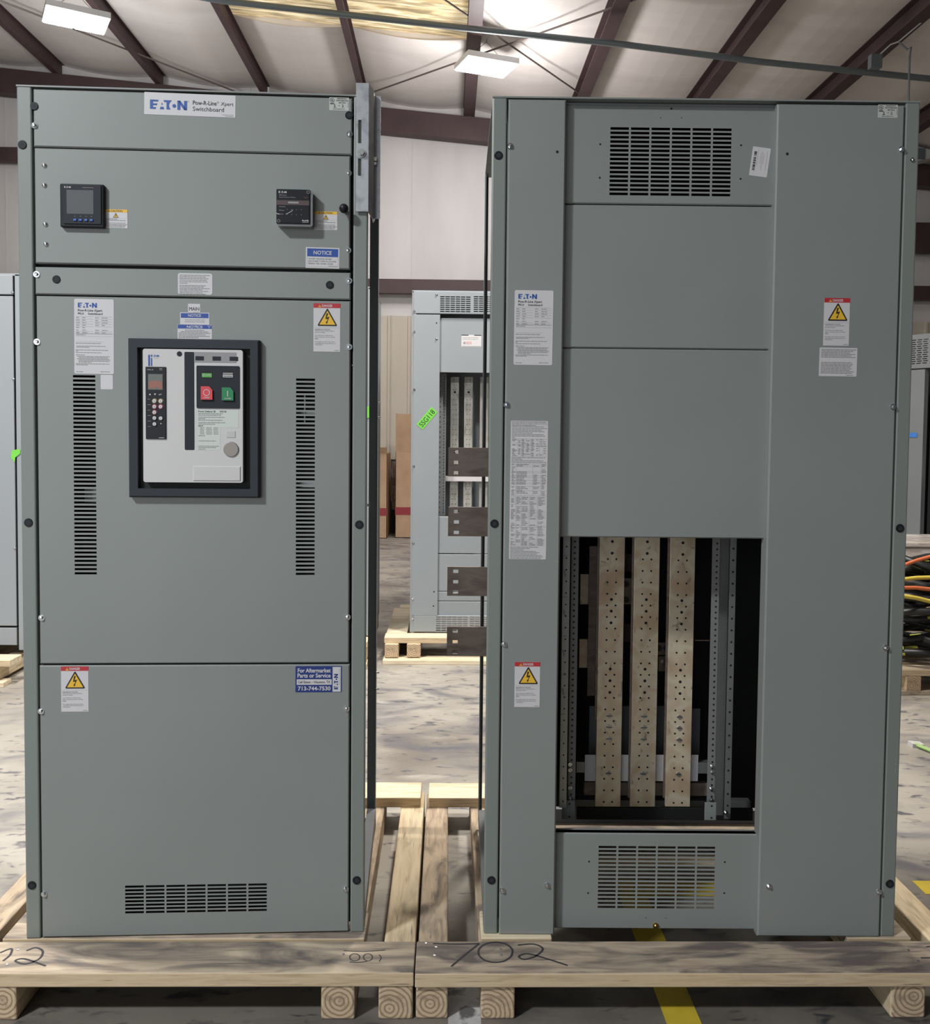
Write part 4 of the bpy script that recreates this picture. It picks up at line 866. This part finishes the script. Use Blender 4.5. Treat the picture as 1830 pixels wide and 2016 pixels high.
for yy in (0, 92, 185, 275): 
    for j in range(5): L.line([(-3+j*.6, yy+j*3.2), (1+j*.8, yy+2.4+j*3.2)], .7, INK)
for yy in (-33, 62, 153, 243, 335): L.rect(-6, yy, 13, .5, INK)
L.build('pen_marks', r1)
for px0, px1, py0, py1, Y in ((1106, 1131, 1576, 1613, 2.64), (1387, 1409, 1580, 1615, 2.64)):
    x0, yy, z1_ = Q(px0, py0, Y); x1, _, z0_ = Q(px1, py1, Y); ob = MB().box(x0, x1, yy, yy+.003, z0_, z1_).build('foot_bracket', PAINT, o, bevel=.001)
    hb = MB(); [hb.cyl(((x0+x1)/2+.003, yy-.001, zz_), .0028, .001, 'y', 8) for zz_ in (z0_+.008, z1_-.010)]; hb.build('bracket_holes', BLACK, ob)
def cross(px0, px1, py0, py1, Y, name, m, th=.03, lip=False):
    x0, yy, z1_ = Q(px0, py0, Y); x1, _, z0_ = Q(px1, py1, Y); mb = MB().box(x0, x1, yy, yy+th, z0_, z1_)
    return mb.build(name, m, o, bevel=.001)
cross(1134, 1396, 1500, 1522, 2.83, 'cross_bar', ZINC)
for a, b_ in ((1153, 1172), (1222, 1243), (1291, 1312), (1357, 1371)): cross(a-2, b_+2, 1486, 1538, 2.825, 'insulator_sheet', mat('insulator_white', (.62, .60, .62), .6), .002)
cross(1150, 1390, 1540, 1566, 2.86, 'cross_bar', COPPER, .02)
cross(1120, 1475, 1575, 1612, 2.87, 'base_channel', ZINC, .03)
cross(1135, 1480, 1590, 1614, 2.80, 'base_rail', BLACK, .01)
holes(B, (), .001, 0, o) if False else None
for (a, b_, c_, d_) in ((1226, 1248, 1138, 1190), (1294, 1316, 1265, 1290), (1296, 1318, 1292, 1322)): cross(a, b_, c_, d_, 2.86, 'busbar_support', mat('brown_plate', (.16, .125, .10), .4, .7), .01)
for (x_, y_) in ((1232, 1150), (1232, 1181), (1297, 1276), (1310, 1276), (1308, 1306)): a = Q(x_, y_, 2.855); MB().cyl((a[0], a[1]-.006, a[2]), .009, .008, 'y', 6).build('hex_bolt', CHROME if y_ > 1300 else BPLAST, o)
for (a, b_, c_, d_) in ((1226, 1246, 1090, 1126), (1227, 1245, 1228, 1264)): cross(a, b_, c_, d_, 2.9, 'red_barrier', mat('dark_red_plate', (.035, .008, .008), .5), .01)
for i in range(3): cross(1160+i*6, 1178+i*2, 1075, 1370-i*10, 2.92+i*.03, 'rear_busbar', COPPER, .008)
for (a, b_, c_, d_) in ((1142, 1160, 1130, 1190), (1140, 1160, 1258, 1315), (1368, 1396, 1260, 1262)): cross(a, b_, c_, d_, 2.95, 'rear_plate', TIN, .01)
cross(1160, 1176, 1390, 1500, 2.97, 'rear_shield', FARD, .01); cross(1224, 1244, 1390, 1500, 2.97, 'rear_shield', FARD, .01); cross(1293, 1312, 1390, 1500, 2.97, 'rear_shield', FARD, .01); cross(1360, 1376, 1395, 1500, 2.97, 'rear_shield', FARD, .01)
for (x_, y_) in ((1122, 1505), (1122, 1516), (1122, 1551), (1122, 1572), (1400, 1508), (1400, 1519), (1399, 1552), (1399, 1574)): a = Q(x_, y_, 2.655); hardware('screw', o, a[0], a[2], y=a[1], sc=.7)
a = Q(1428, 1600, 2.65); hardware('screw', o, a[0], a[2], y=a[1], sc=.8)
# bus plates sticking out of the open left side
for i, (ya, yb_, xe) in enumerate(((881, 938, 882), (998, 1055.5, 882), (1116, 1173, 880.5), (1234, 1291.5, 879.5))):
    x0, yy, z1_ = Q(xe, ya, 3.0); _, _, z0_ = Q(xe, yb_, 3.0); x1 = .149
    sl = []
    for j in range(3):
        zz_ = z1_-(z1_-z0_)*(.15+j*.36); sl.append((round(x0+.019, 5), round(x0+.036, 5), round(zz_-.0055, 5), round(zz_+.0055, 5)))
    MB().panel(x0, x1, z0_, z1_, yy, .010, sl, .0008, hole=.009).box(x0+.001, x1, yy+.0098, yy+.010, z0_+.03, z0_+.0305).build('bus_plate', COPPER, o)

# ---------------------------------------------------------------- switchboards in the background
def far_frame(C, Wd, D, m=FARP, H=2.286):
    for x0 in (0, Wd-.03): MB().box(x0, x0+.03, 0, D, 0, H).build('corner_post', m, C.o, bevel=.003)
    MB().box(0, Wd, 0, D, H-.01, H+.004).build('top_cover', m, C.o)
    MB().box(.03, Wd-.03, D-.01, D, 0, H-.01).build('rear_cover', FARD, C.o)
C1 = Cab(-.2435, 6.12, .0, .165, .0034, 'pale grey switchboard with green tape on it, standing on a pallet in the gap behind')
far_frame(C1, 1.14, .75); o = C1.o
def pan(C, xl, xr, yt, yb, name='cover_panel', rects=(), y=-.003, m=FARP, c=.002):
    x0, zt = C.L(xl, yt, y); x1, zb = C.L(xr, yb, y); return MB().panel(x0, x1, zb, zt, y, .02, rects, c).build(name, m, C.o)
x_r = 1.11
vr = slots(C1, 866, 926, 584, 614, 6, 8, .0045, .5, -.003)+slots(C1, 932, 992, 584, 614, 6, 8, .0045, .5, -.003)
x0, zt = C1.L(814, 573); _, zb = C1.L(814, 617); MB().panel(x0, x_r, zb, zt, -.003, .02, vr, .002).build('vented_cover', FARP, o)
MB().box(.17, .70, .02, .03, 2.19, 2.27).build('vent_backing', BLACK, o)  # added black plate that makes the vent slots look dark
lp = pan(C1, 814, 861, 619, 1212)
y2 = .012
x0, z1_ = C1.L(862, 626, y2); _, z2_ = C1.L(862, 733, y2); MB().panel(x0, .8, z2_, z1_, y2, .02, (), .002).build('center_cover', FARP, o)
for a, b_ in ((1017, 1089), (1091, 1163.5), (1165, 1182.5), (1184, 1212)):
    _, z1_ = C1.L(862, a, y2); _, z2_ = C1.L(862, b_, y2); MB().panel(x0, .8, z2_, z1_, y2, .02, (), .002).build('center_cover', FARP, o)
MB().panel(.8, x_r, .12, 2.13, -.003, .02, (), .002).build('side_cover', FARP, o)
vr = slots(C1, 858, 920, 1214, 1242, 6, 7, .0045, .5, -.003)+slots(C1, 924, 985, 1214, 1242, 6, 7, .0045, .5, -.003)
xq, zt = C1.L(814, 1211); MB().panel(xq, x_r, .004, zt-.002, -.003, .02, vr, .002).build('vented_cover', FARP, o)
MB().box(.03, x_r, .30, .31, .15, 2.2).build('inner_plate', FARP, o)
for a in (887, 914, 945):
    xa_, zt = C1.L(a, 742, .16); xb_, zb = C1.L(a+14, 1008, .16); zb -= .03
    bb = MB().box(xa_, xb_, .15, .165, zb, zt).build('busbar', TINF, o, bevel=.002)
    hb = MB(); z = zt-.02
    while z > zb: [hb.cyl(((xa_+xb_)/2+sx*.010, .1485, z), .0028, .001, 'y', 6) for sx in (-1, 1)]; z -= .034
    for z in (zt-.105, zt-.50, zt-.52): hb.cyl(((xa_+xb_)/2, .148, z), .008, .001, 'y', 8)
    hb.build('bolt_holes', BLACK, bb)
for a, w_ in ((862, 8), (871, 5)):
    xa_, zt = C1.L(a, 735, .08); xb_, zb = C1.L(a+w_, 1016, .08); rl = MB().box(xa_, xb_, .07+.02*(a > 865), .075+.02*(a > 865), zb, zt).build('frame_rail', FARP, o)
    hb = MB(); z = zt-.02
    while z > zb+.01: hb.cyl(((xa_+xb_)/2, .0685+.02*(a > 865), z), .003, .001, 'y', 6); z -= .034 if a < 865 else .02
    hb.build('rail_holes', BLACK, rl)
xa_, zt = C1.L(872, 937, .13); _, zb = C1.L(872, 947, .13); MB().box(xa_, .8, .12, .14, zb, zt).build('cross_bar', WHITE, o)
for q in ((815, 612), (859, 580), (815, 653), (815, 767), (814, 918), (813, 1069), (812, 1179), (812, 1218), (859, 667)): hardware('screw', lp, *C1.L(*q, -.003), y=-.003, sc=.95)
holes(C1, ((859, 636), (854, 1165), (853, 1193)), .005, -.003, lp)
L = Label(*C1.L(908, 659, y2), .0034, 0, y2); L.sheet(39, 24, WHITE); L.rect(0, 0, 14, 1.6, INK, 1); L.rect(25, 0, 14, 1.6, INK, 1); L.greek(2, 5, 32, 1, GREY2, random.Random(1), 5); L.greek(2, 8, 30, 1, GREY2, random.Random(2), 5); L.greek(9, 13, 11, 5, mat('pink_print', (.55, .35, .35), .6), random.Random(1), 12); L.circ(6, 16, 2.6, GREY, 1); L.rect(1, 22, 38, 1.2, GREY, 1); L.build('rating_label', o, 'white rating label')
L = Label(*C1.L(819.5, 835.5, -.003), .0034, math.radians(50), -.003, .0015); L.sheet(45, 16, GTAPE); L.text('SSG118', 3, 3, 39, 10, INK, .004, 1); L.build('tape_strip', o, 'green tape strip with SSG118 in black marker')
# second pale switchboard mostly hidden behind the left one
C2_ = Cab(-1.425, 6.0, 0, .165, .0034, 'pale grey switchboard seen only as a sliver through the open side of the left switchboard')
far_frame(C2_, .93, .75); 
MB().panel(.03, .90, 1.92, 2.27, -.003, .02).build('cover_panel', FARP, C2_.o); MB().panel(.03, .90, .20, 1.915, -.003, .02).build('cover_panel', FARP, C2_.o); MB().panel(.03, .90, .01, .195, -.003, .02).build('cover_panel', FARP, C2_.o)
L = Label(.84, C2_.L(728, 800)[1], .0034, 0, -.003, .001); L.sheet(30, 22, GTAPE); L.build('tape_strip', C2_.o, 'green tape strip')
# left edge cabinet
X3 = aty(39, 600, 5.6).x
C3 = Cab(X3-.92, 5.60, .0, .155, .0031, 'tall grey switchboard cut off by the left edge of the photo, on a pallet')
far_frame(C3, .92, .75, FARD if False else FARP)
for a, b_ in ((536, 580), (583, 1232), (1236, 1270)):
    _, z1_ = C3.L(20, a); _, z2_ = C3.L(20, b_); pp = MB().panel(.03, C3.L(29, 900)[0], max(z2_, .003), min(z1_, 2.28), -.004, .02).build('cover_panel', mat('mid_grey_enamel', (.27, .29, .31), .45), C3.o)
for q in ((25, 576), (27, 746), (30, 1078)): hardware('screw', pp, *C3.L(*q), y=-.004)
L = Label(*C3.L(20, 897), .0031, .5, -.005, .001); L.poly([(0, 4), (9, -7), (16, 1), (20, 6), (8, 8), (2, 16)], GTAPE, 0); L.poly([(9, -7), (24, -2), (20, 6)], GTAPE, 1); L.build('tape_strip', C3.o, 'crumpled green tape')
# right hand dark switchboard standing at an angle
t = thing('switchboard', 'dark open switchboard standing at an angle at the right edge of the photo', 'electrical cabinet', (4.05, 8.0, .12), -1.05)
MB().box(0, .15, 0, .04, 0, 1.98).box(.11, .15, .04, .06, 0, 1.98).build('corner_post', FARD, t, bevel=.003)
vr = []
for g in range(2):
    for i in range(3):
        for j in range(12): vr.append((round(.015+g*.20+i*.055+(j % 2)*.008, 5), round(.015+g*.20+i*.055+.042+(j % 2)*.008, 5), round(2.03+j*.0185, 5), round(2.03+j*.0185+.008, 5)))
MB().panel(0, .9, 1.99, 2.286, -.004, .02, vr, .002).build('vented_cover', FARD, t)
MB().box(.15, .9, .10, .7, 0, 1.98).box(0, .9, .7, .72, 0, 2.28).build('dark_inner_block', BLACK, t); MB().box(.20, .34, .05, .06, 1.0, 1.25).build('barrier_plate', WHITE, t)
MB().box(0, .005, .02, .7, 0, 2.28).build('side_cover', FARD, t)
mb = MB(); 
MB().panel(0, .15, 0, .30, -.006, .02, [(round(.02+i*.04, 5), round(.05+i*.04, 5), round(.04+j*.02, 5), round(.05+j*.02, 5)) for i in range(3) for j in range(11)], .002).build('vented_cover', FARD, t)
MB().box(.0, .10, -.0055, -.004, 1.39, 1.43).build('tape_strip', BTAPE, t)
# ---------------------------------------------------------------- pallets and boxes behind
def P0(px, py, z): return atz(px, py, z)
pallet('wooden_pallet', 'clean pine pallet under the pale switchboard with green tape', [(-.40, -.31, 5.95, 7.1, WY), (-.255, -.165, 5.96, 7.1, WY), (.60, .69), (.80, .89)], [(-.405, 1.0, 5.98, 6.12, WF), (-.36, .9, 7.0, 7.14, WF), (-.40, -.26, 6.13, 6.99, WF)], z0=.033, bottoms=[(-.41, 1.0, 5.9, 6.03)], y0=5.95, y1=7.1, mats=(WY, WF))
pallet('wooden_pallet', 'pine pallet glimpsed through the open side of the left switchboard', [(-1.45, -1.36), (-.95, -.86), (-.60, -.51)], [(-1.5, -.505, 5.85, 6.0, WF)], z0=.033, bottoms=[(-1.5, -.505, 5.8, 5.92)], y0=5.83, y1=6.9, mats=(WY, WF))
pallet('wooden_pallet', 'pine pallet under the switchboard at the left edge', [(-3.6, -3.5), (-2.98, -2.89), (-2.71, -2.63)], [(-3.65, -2.55, 5.35, 5.50, WF), (-3.65, -2.55, 6.2, 6.34, WF)], z0=.028, bottoms=[(-3.65, -2.58, 5.33, 5.43)], y0=5.35, y1=6.4, mats=(WY, WF))
def carton(x0, x1, y0, y1, h, label, rz=0, open_=False, flap=None):
    t = thing('cardboard_box', label, 'cardboard box', (x0, y0, 0), rz); w, d = x1-x0, y1-y0
    MB().box(0, w, 0, .006, 0, h).box(0, .006, 0, d, 0, h).box(w-.006, w, 0, d, 0, h).box(0, w, d-.006, d, 0, h).box(0, w, 0, d, 0, .01).box(.01, w-.01, .01, d-.01, .01, h*.3, 0).build('box_body', CARD, t)
    MB().box(-.002, w+.002, -.003, 0, h*.27, h*.36).build('printed_band', MAGENTA, t)
    if flap: MB().hull([(0, 0, h), (0, -.05, h+flap), (0, .006, h), (0, -.044, h+flap), (w, 0, h), (w, -.05, h+flap*.9), (w, .006, h), (w, -.044, h+flap*.9)]).build('flap', CARD, t)
    return t
carton(-.735, .25, 13.0, 13.75, 1.22, 'open brown cardboard box with raised flap beside the pale switchboard', flap=.55)
carton(-1.65, -.85, 12.9, 13.7, 1.20, 'brown cardboard box next to the open one, partly behind the left switchboard', flap=.10)
t = thing('plastic_sheet', 'crumpled white plastic wrap hanging between the two brown boxes', 'plastic wrap', (-.84, 13.6, 0))
mb = MB(); rnd = random.Random(2); G = [[(.01+x_*.018+rnd.uniform(-.004, .004), rnd.uniform(-.05, .02), .35+z_*.12) for x_ in range(5)] for z_ in range(7)]
for a in range(6):
    for b_ in range(4): mb.poly([G[a][b_], G[a][b_+1], G[a+1][b_+1], G[a+1][b_]])
mb.build('sheet', WRAP, t, smooth=True)
MB().box(0, .10, .03, .05, 0, 1.1).build('backing_board', mat('dark_board', (.06, .05, .055), .7), t)
# right side: pallet of cables, wrapped carton, floor strap
pallet('wooden_pallet', 'weathered pallet carrying the heap of black cables at the right edge', [(2.70, 2.79), (3.3, 3.39)], [(2.62, 3.9, 5.25+i*.17, 5.37+i*.17, WX) for i in range(6)], z0=.025, bottoms=[(2.62, 3.9, 5.25, 5.37)], y0=5.25, y1=6.3)
t = thing('wrapped_carton', 'brown carton in clear stretch wrap behind the cable heap', 'cardboard box', (3.20, 6.32, 0))
MB().box(-.02, .62, 0, .5, 0, .74).build('carton', WRAP, t, bevel=.02); MB().box(-.03, .63, -.01, .51, .74, .78).build('lid', WRAP, t, bevel=.01)
rnd = random.Random(11)
for i in range(18):
    r_ = rnd.uniform(.018, .032); zc = .152+.03+(i % 9)*.068; cx_ = 3.0+rnd.uniform(-.06, .1); cy_ = 5.42+rnd.uniform(0, .3); R_ = .27+rnd.uniform(-.05, .06); pts = []
    ph = rnd.uniform(0, 6)
    for j in range(19): a = ph+j*.31; pts.append((cx_+R_*math.cos(a)*1.15, cy_+R_*.7*math.sin(a), zc+.045*math.sin(a*1.7+i)))
    mb = MB().tube(pts, r_, 8, 0, (lambda i_, k_, s_=i: 1 if ((k_+i_//2+s_) % 8 == 0 and (i_ + s_) % 3 == 0) else 0)); 
    tag(mb.build('power_cable', [BCAB, YSTR], smooth=True), 'thick black cable with yellow stripe coiled in the heap on the right pallet', 'cable', 'black cables heaped on the right pallet')
for (m, lab, py0, py1, Y, r_) in ((ORANGE, 'orange cable, topmost of those crossing the cable heap', 1113, 1096, 5.3, .011), (YCAB, 'yellow cable just under the topmost orange one', 1140, 1137, 5.25, .012), (ORANGE, 'orange cable between the two yellow ones', 1156, 1160, 5.2, .011), (YCAB, 'bright yellow cable, lowest of those crossing the cable heap', 1172, 1184, 5.15, .012)):
    a, b_ = aty(1700, py0+6, Y), aty(1775, py0+1, Y); c_, d_ = aty(1830, py1, Y), aty(1900, py1-8, Y)
    tag(MB().tube([a+Vector((-.25, .1, -.2)), a, a.lerp(b_, .5)+Vector((0, 0, -.01)), b_, b_.lerp(c_, .5)+Vector((0, 0, .004)), c_, d_, d_+Vector((.2, .1, -.05)), d_+Vector((.36, .3, -.35))], r_, 8).build('extension_cable', m, smooth=True), lab, 'cable')
a = [atz(x, y, .012) for x, y in ((1800, 1465), (1812, 1470), (1832, 1478), (1870, 1496))]
tag(MB().tube(a, .010, 6).hull([(a[0].x-.02, a[0].y-.02, 0), (a[0].x-.02, a[0].y-.02, .02), (a[0].x-.02, a[0].y+.03, 0), (a[0].x-.02, a[0].y+.03, .02), (a[0].x+.04, a[0].y-.02, 0), (a[0].x+.04, a[0].y-.02, .015), (a[0].x+.04, a[0].y+.03, 0), (a[0].x+.04, a[0].y+.03, .015)], 1).build('webbing_strap', [STRAP, WHITE]), 'pale green webbing strap lying on the floor right of the right switchboard', 'strap')
